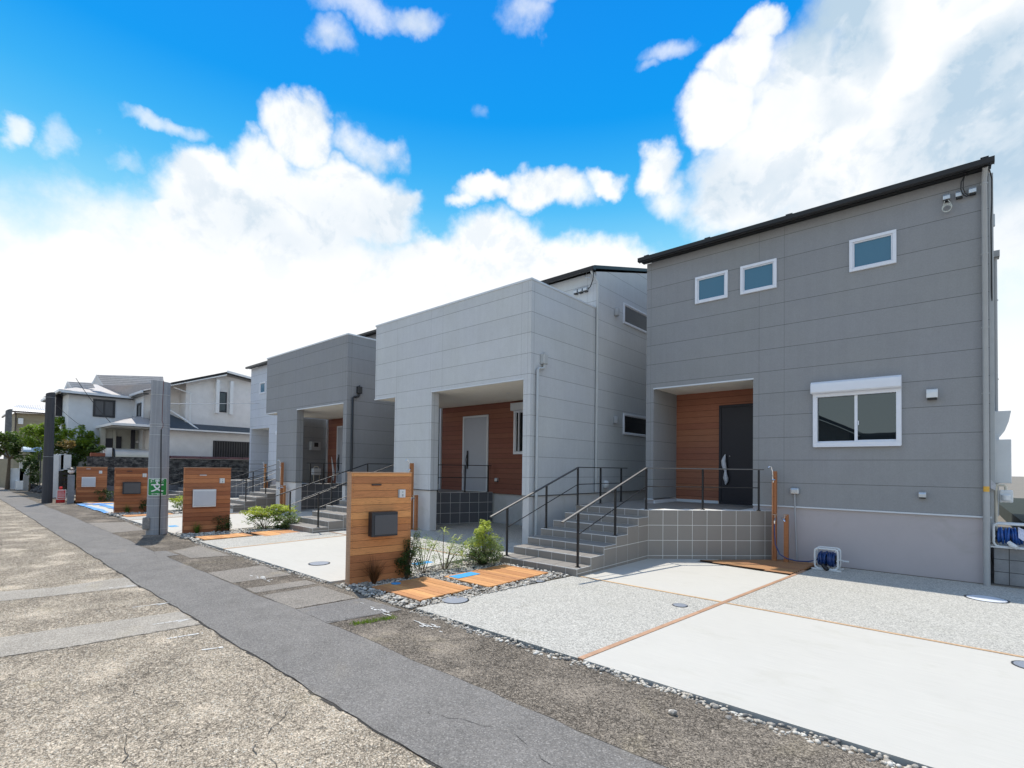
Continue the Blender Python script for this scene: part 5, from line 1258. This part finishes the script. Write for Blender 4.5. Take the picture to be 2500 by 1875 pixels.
shrub('round_shrub', 'fullest round-leaved shrub in the nearest bed beside the steps', (-6.28, 6.42, 0), [((0, -.35, .34), (.26, .34, .32), 700, .032, 'leaf_gr', 30, .25), ((0, 0, .30), (.40, .44, .30), 3400, .038, 'leaf_gr', 44, .24), ((.02, -.04, .52), (.30, .32, .26), 1500, .042, 'leaf_yl', 20, .30), ((.0, -.02, .70), (.14, .15, .14), 320, .042, 'leaf_yl', 6, .42), ((-.02, .02, .14), (.36, .40, .15), 1500, .036, 'leaf_dk', 24, .3)], 31)
grass((-14.0, 4.25, 0), .34, 90, .22, M['grass_gn'], 2, 'green grass tuft at the foot of the second gate wall', .006)
shrub('fern_shrub', 'dark feathery shrub against the second gate wall', (-13.92, 4.80, 0), [((0, 0, .26), (.22, .26, .27), 1300, .035, 'leaf_dk', 24, .3)], 41)
shrub('yellow_leafed_shrub', 'broad yellow-green leafy shrub to the right of the second gate wall', (-13.75, 5.75, 0), [((0, .15, .52), (.42, .85, .19), 1900, .065, 'leaf_yl', 36, .24), ((0, .2, .34), (.40, .8, .22), 1100, .06, 'leaf_br', 30, .26), ((.05, -.2, .2), (.35, .5, .2), 350, .04, 'leaf_gr', 22, .22)], 51)
shrub('round_shrub', 'dense grey-green bush at the left post of the second steps', (-13.45, 6.22, 0), [((0, 0, .24), (.30, .34, .26), 1500, .05, 'leaf_gr', 26, .28), ((0, 0, .12), (.3, .34, .14), 900, .05, 'leaf_dk', 16, .3)], 61)
grass((-21.1, 4.3, 0), .36, 60, .24, M['grass_gn'], 3, 'green grass tuft in front of the third gate wall', .009)
shrub('fern_shrub', 'dark shrub against the third gate wall', (-21.0, 4.80, 0), [((0, 0, .27), (.22, .26, .28), 700, .05, 'leaf_dk', 18, .3)], 71)
shrub('yellow_leafed_shrub', 'yellow-green shrub between the concrete pole and the second gate wall', (-21.1, 6.0, 0), [((0, 0, .42), (.4, .6, .2), 800, .09, 'leaf_yl', 22, .28), ((0, 0, .22), (.4, .55, .22), 700, .06, 'leaf_gr', 22, .28)], 81)
shrub('fern_shrub', 'dark shrub with reddish tips at the foot of the farthest gate wall', (-28.1, 4.85, 0), [((0, 0, .3), (.3, .4, .32), 800, .06, 'leaf_dk', 20, .3), ((.1, .5, .25), (.15, .15, .12), 60, .06, 'grass_bn', 8, .3)], 91)
rw = np.random.default_rng(3); b = MB()
for i in range(420):
    s_ = rw.uniform(0, 1); x = -4.93+.10*s_+rw.normal(0, .03); y_ = 3.02+.46*s_+rw.normal(0, .02); l = rw.uniform(.015, .045); a = rw.uniform(0, 6.28); q = Vector((cos(a), sin(a), 0))*.004
    b.face([(x-q.x, y_-q.y, .004), (x+q.x, y_+q.y, .004), (x+rw.normal(0, .015), y_+rw.normal(0, .015), l)])
setp(b.build('weeds', M['leaf_br']), 'thin line of bright green weeds in a crack of the verge', 'weeds', kind='stuff')

# ---------------------------------------------------------------- older neighbourhood at the far left
stucco = plain('white_stucco', (.72, .70, .68), .9, var=.06, scale=3, bmp=.2)
stucco_b = plain('bluish_white_stucco', (.64, .67, .70), .9, var=.05, scale=3, bmp=.2)
def rooftile(name, col, axis='z', pitch=.09, k0=.35):
    m, t, b = mat(name); p = POS(t); c0 = t.sep(p)['xyz'.index(axis)]
    u = t.m('FRACT', t.m('DIVIDE', c0, pitch)); g = t.m('LESS_THAN', u, .22); n = t.noise(p, 7, 5, .7)
    k = t.m('ADD', .7, t.m('MULTIPLY', n, .6)); c = t.mix(1.0, col, t.comb(k, k, k), 'MULTIPLY'); c = t.mix(t.m('MULTIPLY', g, .7), c, tuple(v*k0 for v in col))
    t.set(b, 'Base Color', c); b.inputs['Roughness'].default_value = .6; return m
slate = rooftile('pale_slates', (.42, .39, .38), 'z', .06, .5); slate_d = rooftile('dark_slates', (.055, .075, .095), 'z', .05, .4); ridge_t = rooftile('ribbed_pale_tiles', (.62, .60, .60), 'z', .095, .22)
def quad(b, *pts): b.face(pts)
oh = thing('old_house', 'older white rendered house with grey slate roofs behind the stained block wall', 'house', (-36, 8, 0))
# rear-left wing: face to the lots at x=-35, face to the road at y=4.48
b = MB(); quad(b, (-35, 4.48, 0), (-35, 7.27, 0), (-35, 7.27, 5.44), (-35, 4.48, 5.40)); quad(b, (-41.5, 4.48, 0), (-35, 4.48, 0), (-35, 4.48, 5.40), (-41.5, 4.48, 5.6)); quad(b, (-35, 7.27, 0), (-32.9, 7.27, 0), (-32.9, 7.27, 5.4), (-35, 7.27, 5.44))
b.build('wing_wall', stucco_b, oh)
b = MB(); e = .36
quad(b, (-41.6, 4.1, 5.62), (-34.62, 4.1, 5.47), (-34.62, 7.1, 5.40), (-36.5, 5.9, 6.12)); quad(b, (-34.62, 7.1, 5.40), (-32.0, 7.0, 5.50), (-32.0, 8.6, 6.1), (-36.5, 8.6, 6.3), (-36.5, 5.9, 6.12)); b.build('wing_roof', slate, oh)
b = MB(); b.box(-41.6, -34.60, 4.04, 4.12, 5.36, 5.48); b.box(-34.64, -34.56, 4.12, 7.12, 5.32, 5.44); b.box(-34.56, -32.0, 6.96, 7.04, 5.42, 5.54); b.build('wing_gutter', M['trim_white'], oh)
b = MB(); b.box(-41.5, -34.64, 4.12, 4.5, 5.33, 5.37); b.box(-35.02, -34.64, 4.12, 7.2, 5.28, 5.32); b.box(-34.7, -32.0, 7.05, 7.3, 5.37, 5.41); b.build('eaves_board', M['roof'], oh)
# ribbed gables above
for (xa, y0, y1, z0, z1, ym, x1) in ((-35.6, 4.36, 4.72, 5.63, 6.02, 4.47, -38.5), (-35.3, 5.42, 5.95, 5.98, 6.52, 5.63, -40)):
    b = MB(); L = 4.0
    quad(b, (xa, ym, z1), (xa, y1, z0), (xa, y0, z0))
    r_ = b.build('roof_gable', stucco, oh)
    b = MB(); quad(b, (xa+.04, ym, z1+.02), (xa+.04, y1, z0), (xa+.04, y1-.10, z0), (xa+.04, ym, z1-.10)); quad(b, (xa+.04, ym, z1+.02), (xa+.04, ym, z1-.10), (xa+.04, y0+.07, z0), (xa+.04, y0, z0)); b.build('barge_board', M['white'], r_)
b = MB(); quad(b, (-35.3, 5.63, 6.52), (-33.6, 8.3, 6.62), (-33.6, 8.35, 6.15), (-35.25, 5.95, 5.98)); quad(b, (-35.6, 4.5, 6.02), (-35.4, 5.5, 6.07), (-35.4, 5.6, 5.80), (-35.55, 4.72, 5.63)); b.build('ribbed_roof', ridge_t, oh)
b = MB(); quad(b, (-36.5, 7.0, 6.55), (-36.4, 8.0, 6.72), (-36.4, 8.6, 6.6)); quad(b, (-36, 7.2, 6.75), (-36, 7.05, 6.5), (-36, 7.45, 6.5)); b.build('roof_finial', stucco, oh)
window(oh, (-35, 5.48, 4.21), (0, 1, 0), (1, 0, 0), .96, .96, 'glass_grey', .075, .05, 'dark')
b = MB(); b.box(-35.0, -34.96, 5.93, 5.99, 4.28, 5.1); b.build('sash_rail', M['dark'], oh)
window(oh, (-39.9, 4.48, 4.27), (1, 0, 0), (0, -1, 0), 2.9, 1.2, 'glass_grey', .12, .06, 'dark')
b = MB()
for k in range(5): b.box(-39.6+k*.5, -39.45+k*.5, 4.36, 4.40, 4.35, 5.4)
b.box(-37.2, -36.9, 4.2, 4.44, 4.25, 5.5); b.build('shutter_bars', M['navy'], oh)
window(oh, (-34.15, 7.27, 4.2), (1, 0, 0), (0, -1, 0), .85, .82, 'glass', .1, .04, 'dark')
# right-hand gabled part, wall towards the lots at x=-31.9
b = MB(); b.face([(-31.9, 8.97, 0), (-31.9, 14.5, 0), (-31.9, 14.5, 6.2), (-31.9, 12.4, 6.66), (-31.9, 10.87, 6.86), (-31.9, 8.97, 6.2)])
quad(b, (-31.9, 8.97, 0), (-31.9, 8.97, 6.2), (-33.0, 8.97, 6.2), (-33.0, 8.97, 0)); quad(b, (-33.0, 7.27, 0), (-33.0, 8.97, 0), (-33.0, 8.97, 6.2), (-33.0, 7.27, 5.7)); b.build('gable_wall', stucco, oh)
b = MB(); b.prism([(8.15, 5.93), (10.87, 6.90), (12.6, 6.66), (12.6, 6.80), (10.87, 7.04), (8.15, 6.05)], -36, -31.45, 'x'); b.build('gable_roof', M['roof'], oh)
b = MB(); b.prism([(10.87, 6.98), (12.7, 6.72), (12.7, 6.84), (10.87, 7.10)], -31.45, -31.38, 'x'); b.prism([(8.1, 5.86), (8.1, 5.93), (10.87, 6.90), (10.87, 6.83)], -31.52, -31.46, 'x'); b.build('barge_board', M['white'], oh)
b = MB(); quad(b, (-32.5, 11.2, 7.08), (-36, 13.5, 7.3), (-31.5, 13.5, 6.75), (-31.5, 12.4, 6.87)); b.build('back_roof', slate, oh)
for (ya, za) in ((10.39, 4.64), (11.12, 4.62)):
    b = MB(); b.box(-31.9, -31.6, ya, ya+.17, za, 6.55); b.build('wall_fin', M['white'], oh)
window(oh, (-31.9, 10.60, 4.73), (0, 1, 0), (1, 0, 0), .44, 1.18, 'glass', .05, .03, 'dark')
# skirt roof and ground floor of the gabled part
b = MB(); quad(b, (-31.9, 8.97, 3.95), (-31.9, 12.9, 3.92), (-31.0, 12.9, 3.56), (-31.0, 8.0, 3.58)); quad(b, (-33.0, 7.6, 4.62), (-33.0, 8.2, 4.62), (-31.9, 9.2, 3.97), (-31.0, 9.4, 3.58), (-31.0, 7.3, 3.6)); b.build('skirt_roof', slate_d, oh)
b = MB(); b.box(-31.06, -30.96, 7.3, 12.6, 3.50, 3.58); b.build('skirt_gutter', M['white'], oh)
b = MB(); b.tube([(-31.8, 8.35, 5.85), (-31.75, 9.15, 5.6), (-31.75, 9.15, 4.0)], .035, 8); b.tube([(-32.6, 8.35, 4.72), (-31.75, 8.9, 4.15), (-31.2, 9.4, 3.62)], .045, 6); b.tube([(-32.9, 7.85, 4.65), (-32.9, 7.85, 5.7)], .03, 6); b.tube([(-32.9, 8.15, 4.7), (-32.9, 8.15, 5.8)], .03, 6); b.build('rain_pipe', M['white'], oh)
b = MB(); quad(b, (-31.4, 7.4, 0), (-31.4, 13, 0), (-31.4, 13, 3.5), (-31.4, 7.4, 3.5)); quad(b, (-31.4, 7.4, 0), (-31.4, 7.4, 3.5), (-33.5, 7.4, 3.5), (-33.5, 7.4, 0)); b.build('ground_floor_wall', stucco, oh)
mL = plain('dark_lattice', (.02, .018, .02), .6)
b = MB(); b.box(-31.4, -31.34, 10.22, 13, 2.1, 3.05)
w_ = b.build('lattice_window', mL, oh); b = MB()
for k in range(18): b.box(-31.34, -31.30, 10.25+k*.13, 10.29+k*.13, 2.1, 3.02)
b.build('slats', plain('lattice_slat', (.07, .065, .065), .6), w_)
# entrance porch with a low hipped roof
b = MB(); b.face([(-31.4, 5.68, 3.70), (-31.4, 7.5, 3.70), (-33.6, 7.5, 4.36)]); b.face([(-31.4, 5.68, 3.70), (-33.6, 7.5, 4.36), (-35, 7.27, 4.36), (-38.2, 5.68, 3.70)]); b.build('porch_roof', slate, oh)
b = MB(); b.box(-31.42, -31.34, 5.62, 7.5, 3.60, 3.72); b.box(-38.2, -31.42, 5.62, 5.70, 3.58, 3.70); b.build('porch_fascia', M['white'], oh)
b = MB(); b.box(-38, -31.45, 5.72, 7.4, 3.52, 3.57); b.build('porch_ceiling', plain('porch_soffit', (.36, .36, .34), .8), oh)
b = MB(); quad(b, (-33.8, 5.6, 0), (-33.8, 7.4, 0), (-33.8, 7.4, 3.55), (-33.8, 5.6, 3.55)); b.box(-34.1, -33.7, 5.62, 5.84, 0, 3.55); b.box(-33.8, -33.7, 6.16, 6.28, 2.2, 3.5); b.build('porch_wall', plain('cream_wall', (.42, .42, .37), .9), oh)
b = MB(); b.box(-33.79, -33.72, 5.86, 6.14, 1.9, 3.02); b.box(-33.79, -33.72, 6.29, 6.52, 1.9, 3.14); b.box(-33.6, -33.5, 6.90, 7.07, 1.6, 3.56); b.build('dark_door', M['navy'], oh)
b = MB(); b.lathe((-33.65, 7.2), [(.10, 2.82), (.12, 2.88), (.04, 2.98)], 12); b.build('wall_lamp', M['white'], oh)

# stained retaining wall of old blocks, capped with round maroon tiles on its right part
mO, t, bb = mat('old_block_wall'); p = POS(t); x, y_, z = t.sep(p)
u1 = t.m('FRACT', t.m('DIVIDE', z, .2)); u2 = t.m('FRACT', t.m('DIVIDE', y_, .4)); d1 = t.m('MULTIPLY', t.m('MINIMUM', u1, t.m('SUBTRACT', 1.0, u1)), .2); d2 = t.m('MULTIPLY', t.m('MINIMUM', u2, t.m('SUBTRACT', 1.0, u2)), .4); g = t.m('LESS_THAN', t.m('MINIMUM', d1, d2), .01)
n = t.rng(t.noise(t.scl(p, (1, 1.4, 3)), 2.4, 6, .7), .40, .62); c = t.ramp(n, [(0, (.018, .018, .02)), (.5, (.07, .07, .068)), (1, (.16, .155, .145))]); c = t.mix(t.m('MULTIPLY', g, .6), c, (.02, .02, .02)); t.set(bb, 'Base Color', c); bb.inputs['Roughness'].default_value = .95
b = MB(); b.box(-30.55, -30.4, 4.62, 7.9, -.1, 2.02); setp(b.build('stained_wall', mO), 'dark stained concrete wall left of the big pole, with the metal tank and flower pot above', 'wall')
ow = thing('tile_capped_wall', 'old stained block wall topped with maroon half-round tiles behind the farthest steps', 'wall', (-30.5, 10, 0))
b = MB(); b.box(-30.55, -30.4, 7.9, 13.0, -.1, 1.98); b.build('block_course', mO, ow)
b = MB(); b.box(-30.62, -30.36, 7.9, 13.0, 1.98, 2.0); b.build('mortar_bed', M['white'], ow)
b = MB(); seg = 10; yy = 7.92
while yy < 13:
    for k in range(seg):
        a0, a1 = pi*k/seg, pi*(k+1)/seg; R_ = .15
        b.face([(-30.48+R_*cos(a0), yy, 2.0+R_*.9*sin(a0)), (-30.48+R_*cos(a0), yy+.68, 2.0+R_*.9*sin(a0)), (-30.48+R_*cos(a1), yy+.68, 2.0+R_*.9*sin(a1)), (-30.48+R_*cos(a1), yy, 2.0+R_*.9*sin(a1))])
    yy += .70
b.build('cap_tiles', plain('maroon_glaze', (.13, .055, .05), .25, var=.3, scale=2), ow)
# lower block wall and dark drain behind gate walls three and four
b = MB(); b.box(-30.38, -30.2, 4.3, 11.5, -.1, .62); setp(b.build('footing_wall', plain('grey_footing', (.15, .155, .17), .9, var=.3, scale=2)), 'grey concrete footing below the stained block wall', 'wall')
tk_ = thing('metal_tank', 'shiny half-round metal tank cover on top of the dark stained wall', 'tank', (-31, 6.6, 2.0))
b = MB(); P = [(5.72+0, 0)]
prof = [(-31.15+.42*cos(pi*k/12), 2.02+.42*sin(pi*k/12)) for k in range(13)]
b.prism([(q[0], q[1]) for q in prof], 5.70, 7.85, 'y'); b.build('cover', plain('stainless_cover', (.60, .52, .42), .35, .5, var=.08, scale=2), tk_, smooth=True)
b = MB(); b.prism([(-31.15+.44*cos(pi*k/12), 2.02+.44*sin(pi*k/12)) for k in range(13)]+[(-31.15+.36*cos(pi*k/12), 2.02+.36*sin(pi*k/12)) for k in range(12, -1, -1)], 5.66, 5.72, 'y'); b.build('end_ring', M['black'], tk_)
b = MB(); b.box(-31.4, -30.9, 5.35, 5.62, 1.9, 2.45); setp(b.build('render_pier', stucco), 'short white pier between the flower pot and the metal tank', 'pier')
fp = thing('flower_planter', 'red-brown planter with dark leafy plants on the stained wall', 'planter', (-30.9, 5.1, 2.0))
b = MB(); b.box(-31.05, -30.8, 4.80, 5.34, 2.02, 2.19); b.build('trough', plain('terracotta', (.30, .085, .04), .7), fp, bevel=.02)
P = cloud((-30.95, 5.05, 2.42), (.2, .36, .22), 420, 5, 14, .35); leaves('foliage', P, .13, M['leaf_dk'], fp, 6, asp=.4)

# things at the roadside left of the new lots
b = MB(); b.box(-28.08, -27.90, 3.64, 3.85, 0, 1.19); gp = b.build('grey_post', plain('cast_concrete_post', (.19, .20, .215), .85, var=.15, scale=5, bmp=.4), bevel=.008); setp(gp, 'square grey concrete post standing left of the farthest gate wall', 'post')
t_ = thing('post_lamp', 'small white globe lamp with dark cap standing over the grey post', 'lamp', (-29.8, 3.98, 0))
b = MB(); b.lathe((-29.8, 3.98), [(.03, 0), (.03, 1.2), (.05, 1.22)], 10); b.build('stem', M['black'], t_)
b = MB(); b.lathe((-29.8, 3.98), [(.05, 1.22), (.11, 1.27), (.12, 1.34), (.08, 1.41)], 14); b.build('globe', M['white'], t_, smooth=True)
b = MB(); b.lathe((-29.8, 3.98), [(.17, 1.41), (.14, 1.45), (.03, 1.50)], 14); b.build('cap', M['black'], t_, smooth=True)
t_ = thing('red_container', 'small red cylindrical container with a white-edged notice standing by the dark pole', 'container', (-28.75, 3.52, 0))
b = MB(); b.lathe((-28.75, 3.52), [(.15, 0), (.15, .20), (.125, .22), (.12, .50), (.07, .56), (.045, .57), (.045, .60), (.06, .61), (.06, .65), (.03, .68)], 20); b.build('body', M['red'], t_, smooth=True)
b = MB(); b.box(-28.60, -28.585, 3.37, 3.68, .14, .555); nt_ = b.build('notice', M['white'], t_)
b = MB(); b.box(-28.584, -28.578, 3.40, 3.65, .17, .53); b.build('red_field', M['red'], nt_)
b = MB()
for z0, z1 in ((.50, .515), (.445, .46), (.395, .41), (.34, .355), (.285, .305), (.22, .25)): b.box(-28.577, -28.574, 3.415, 3.635-(.02 if z0 > .4 else 0), z0, z1)
b.build('notice_lines', M['white'], nt_)
b = MB(); b.box(-33.1, -32.9, 3.68, 3.94, 0, 2.09); b.box(-33.15, -33.0, 4.0, 4.40, 1.35, 2.10); b.box(-33.15, -33.0, 3.94, 4.12, 1.3, 2.12); setp(b.build('garden_wall', M['white'], bevel=.01), 'white rendered garden wall panels behind the dark pole and red container', 'wall')
b = MB(); b.box(-32.9, -32.8, 3.93, 4.05, 0, 1.30)
for k in range(6): b.box(-32.85, -32.8, 4.05, 4.45, .1+k*.2, .22+k*.2)
setp(b.build('iron_gate', M['black']), 'black iron gate leaf between the white wall and the grey post', 'gate')
hd = thing('hedge', 'dark leafy hedge seen behind the iron gate and grey post', 'hedge', (-33.9, 4.3, 0))
b = MB(); b.tube([(-33.9, 4.3, -.1), (-33.9, 4.3, 1.6)], .08, 6); b.build('stem', M['trunk'], hd)
leaves('foliage', np.vstack([cloud((-34.1, 4.25, .9), (.45, .65, 1.0), 3600, 7, 40, .3), cloud((-33.4, 4.7, 1.3), (.3, .5, .85), 1600, 9, 20, .3)]), .12, M['leaf_dk'], hd, 8)
wl = thing('low_garden_wall', 'low white garden walls with a step by the road at the far left', 'wall', (-44, 3.4, 0))
b = MB(); b.box(-44.3, -44, 3.42, 3.66, 0, 1.9); b.box(-44.3, -44, 2.99, 3.86, 0, 1.3); b.build('panel', stucco_b, wl, bevel=.01)
b = MB(); b.box(-44, -43.3, 3.24, 3.62, 0, .53); b.build('step', M['white'], wl, bevel=.01)
b = MB(); b.box(-42.6, -42.3, 3.48, 3.72, -.05, .98); b.build('pier', M['block'], wl)
b = MB(); b.box(-48, -47.8, 2.7, 3.4, 0, 1.9); setp(b.build('tan_wall', plain('tan_render', (.34, .30, .22), .9)), 'tan garden wall behind the distant grey pole at the left edge', 'wall')
rk = pebbles('rock_edging', [(-41.2+.35*i+.1*(i % 2), 3.72+.05*(i % 3)+.02*i, .0+.12*(i % 3)) for i in range(12)], .18, .3, plain('dark_rock', (.05, .05, .055), .8, var=.5, scale=10), 12); setp(rk, 'dark rock edging at the foot of the garden left of the dark pole', 'rocks', kind='stuff')
cp_ = thing('arched_canopy', 'small arched translucent canopy above the garden gate at the far left', 'canopy', (-40, 3.6, 2.3))
b = MB()
for k in range(8):
    a0, a1 = pi*k/8, pi*(k+1)/8; b.face([(-40.2+.45*cos(a0)*-1, 3.22, 2.3+.28*sin(a0)), (-40.2+.45*cos(a1)*-1, 3.22, 2.3+.28*sin(a1)), (-40.2+.45*cos(a1)*-1, 4.0, 2.3+.28*sin(a1)), (-40.2+.45*cos(a0)*-1, 4.0, 2.3+.28*sin(a0))])
b.build('roof_sheet', plain('pale_blue_sheet', (.45, .58, .72), .3), cp_)
b = MB()
for k in range(3): b.box(-40.66+.12*k, -39.74-.12*k, 3.19, 3.215, 2.3+.09*k, 2.345+.09*k)
b.build('end_slats', M['white'], cp_)
b = MB(); b.tube([(-40.6, 3.95, 0), (-40.6, 3.95, 2.35)], .03, 6); b.tube([(-39.8, 3.95, 0), (-39.8, 3.95, 2.35)], .03, 6); b.build('post', M['dark'], cp_)
th_ = thing('tan_house', 'distant tan house with a ribbed metal roof left of the dark pole', 'house', (-58, 6, 0))
tanm = siding('tan_siding', (.30, .265, .185), 0.0, pitch=.5)
b = MB(); quad(b, (-56, 3.98, 0), (-56, 8, 0), (-56, 8, 5.66), (-56, 3.98, 5.60)); quad(b, (-64, 3.98, 0), (-56, 3.98, 0), (-56, 3.98, 5.60), (-64, 3.98, 5.60)); b.build('wall', tanm, th_)
ribs, t, bb = mat('ribbed_metal_roof'); p = POS(t); y_ = t.sep(p)[1]; u = t.m('FRACT', t.m('DIVIDE', y_, .14)); k = t.rng(t.m('ABSOLUTE', t.m('SUBTRACT', u, .5)), 0, .5, .45, 1.15); t.set(bb, 'Base Color', t.mix(1.0, (.48, .48, .50), t.comb(k, k, k), 'MULTIPLY')); bb.inputs['Roughness'].default_value = .5
b = MB(); quad(b, (-55.6, 3.85, 5.72), (-55.6, 8, 5.72), (-57.5, 8, 6.75), (-57.5, 4.25, 6.35), (-56.2, 3.86, 6.05)); quad(b, (-55.6, 3.8, 5.72), (-57.5, 4.25, 6.35), (-64, 4.25, 6.35), (-64, 3.6, 5.7)); b.build('roof', ribs, th_)
b = MB(); b.box(-55.62, -55.54, 3.75, 8, 5.60, 5.71); b.box(-64, -55.62, 3.70, 3.78, 5.60, 5.71); b.build('gutter', plain('brown_gutter', (.07, .05, .04), .5), th_)
b = MB(); b.tube([(-55.7, 3.95, 5.6), (-55.85, 4.02, 5.45), (-55.9, 4.02, 3.2)], .045, 6); b.build('rain_pipe', plain('brown_pipe', (.05, .035, .03), .5), th_)
b = MB(); b.box(-55.98, -55.85, 4.16, 4.46, 4.70, 5.18); b.build('meter_box', M['white'], th_, bevel=.02)
window(th_, (-60.5, 3.98, 4.3), (1, 0, 0), (0, -1, 0), 2.2, 1.0, 'glass', .1, .05, 'dark')

def tree(name, lab, base, trunk_top, blobs, n, size, mm, seed, tr=.12):
    t_ = thing(name, lab, 'tree', base, 'garden trees at the far left'); b = MB(); x, y_, z = base
    b.tube([(x, y_, z-.1), ((x+trunk_top[0])/2+.08, (y_+trunk_top[1])/2, (z+trunk_top[2])/2), trunk_top], [tr, tr*.75, tr*.5], 8)
    for (c, r) in blobs: b.tube([trunk_top, tuple((trunk_top[i]+c[i])/2+(.06 if i == 2 else 0) for i in range(3)), c], [tr*.45, tr*.3, tr*.12], 6)
    b.build('trunk', M['trunk'], t_, smooth=True); P = []
    tot = sum(r[0]*r[1]*r[2] for c, r in blobs)
    for i, (c, r) in enumerate(blobs): P.append(cloud(c, r, int(n*r[0]*r[1]*r[2]/tot), seed+i, 22, .30, .6))
    leaves('crown', np.vstack(P), size, M[mm], t_, seed+99, up=.8, asp=.55); return t_
M['leaf_tree'] = leafmat('mid_green_leaf', (.035, .075, .02), (.13, .19, .04), 3); M['leaf_lg'] = leafmat('light_green_leaf', (.08, .14, .02), (.26, .36, .04), 4)  # mid green and lighter green leaf colours for the garden trees
tree('broadleaf_tree', 'bushy garden tree at the left edge below the distant pole', (-44, 2.9, 0), (-44, 2.95, 1.9), [((-44, 2.6, 2.75), (1.2, 1.15, 1.05)), ((-43.2, 3.5, 2.6), (1.0, .9, .95)), ((-43.6, 4.0, 2.2), (.7, .6, .6)), ((-44.5, 2.0, 2.7), (1.1, 1.1, 1.0))], 10500, .14, 'leaf_tree', 100)
tree('broadleaf_tree', 'rounded sunlit garden tree behind the dark pole in front of the white house', (-36.3, 3.9, 0), (-36.3, 3.9, 1.9), [((-36.3, 4.35, 3.35), (1.0, 1.15, .85)), ((-35.6, 4.9, 3.05), (.6, .85, .8)), ((-36.3, 3.45, 3.0), (.9, .75, .75)), ((-34.0, 4.85, 3.0), (.6, .75, .75)), ((-33.9, 5.2, 2.6), (.5, .6, .6))], 15000, .115, 'leaf_lg', 130)
tree('russet_tree', 'smaller garden tree with russet-tipped leaves below the rounded one', (-34.0, 4.2, 0), (-34.0, 4.2, 1.7), [((-34.0, 4.5, 2.35), (.6, .85, .5)), ((-33.8, 5.0, 2.2), (.5, .6, .5)), ((-34.2, 4.0, 2.5), (.5, .6, .5))], 4200, .10, 'leaf_tree', 160, .07)
M['leaf_ru'] = leafmat('russet_leaf', (.14, .12, .04), (.36, .24, .10), 4)
P = cloud((-33.2, 4.25, 2.65), (.4, .5, .28), 600, 170, 14, .35); setp(leaves('russet_sprays', P, .10, M['leaf_ru'], None, 171), 'russet leafy sprays in front of the rounded garden tree', 'shrub')
tree('dark_shrub_tree', 'dark leafy shrub spilling over the rocks left of the dark pole', (-40.6, 3.6, 0), (-40.6, 3.6, .9), [((-40.6, 3.62, 1.5), (.7, .45, .65)), ((-40.4, 3.8, .8), (.5, .3, .5))], 2200, .11, 'leaf_dk', 190, .06)
# overhead cables that hang to the old house
b = MB(); n = 12
def cat(p0, p1, sag, nseg=12): return [tuple(p0[i]*(1-k/nseg)+p1[i]*k/nseg-(sag*4*(k/nseg)*(1-k/nseg) if i == 2 else 0) for i in range(3)) for k in range(nseg+1)]
b.tube(cat((-33.6, 4.55, 6.0), (-32.8, 5.95, 3.70), .12), .014, 5); setp(b.build('drop_cable', M['black']), 'black cable sagging down to the porch of the old white house', 'cable')
b = MB(); b.tube(cat((-28.8, 3.1, 4.4), (-33.8, 5.0, 3.5), .1), .009, 5); setp(b.build('drop_cable', M['black']), 'thin cable from the dark pole to the porch roof of the old house', 'cable')
b = MB(); b.tube(cat((-14.75, 3.7, 3.2), (-31.7, 13.4, 5.5), .0), .011, 5); setp(b.build('drop_cable', M['plastic_g']), 'thin cable crossing the upper wall of the old house behind the big pole', 'cable')

# the houses across the road, behind the viewer: seen only mirrored in the windows
nb = thing('gable_house', 'white gabled house across the road, mirrored in the large window', 'house', (-10, -15, 0))
b = MB(); b.prism([(-16, 0), (-4.6, 0), (-4.6, 4.0), (-10.3, 7.0), (-16, 4.0)], -19, -11.5, 'y'); b.build('wall', plain('brown_render', (.16, .14, .12), .9), nb)
b = MB(); b.prism([(-16.4, 3.85), (-10.3, 7.08), (-4.2, 3.85), (-4.2, 4.05), (-10.3, 7.3), (-16.4, 4.05)], -19.4, -11.1, 'y'); b.build('roof', M['roof'], nb)
b = MB(); b.box(-4.1, 9, -18, -12.2, 0, 3.8); b.box(-4.2, 9.1, -18.1, -12.1, 3.8, 3.95); setp(b.build('garage', plain('dark_garage', (.07, .07, .075), .8)), 'low flat-roofed dark garage across the road, mirrored in the large window', 'garage')
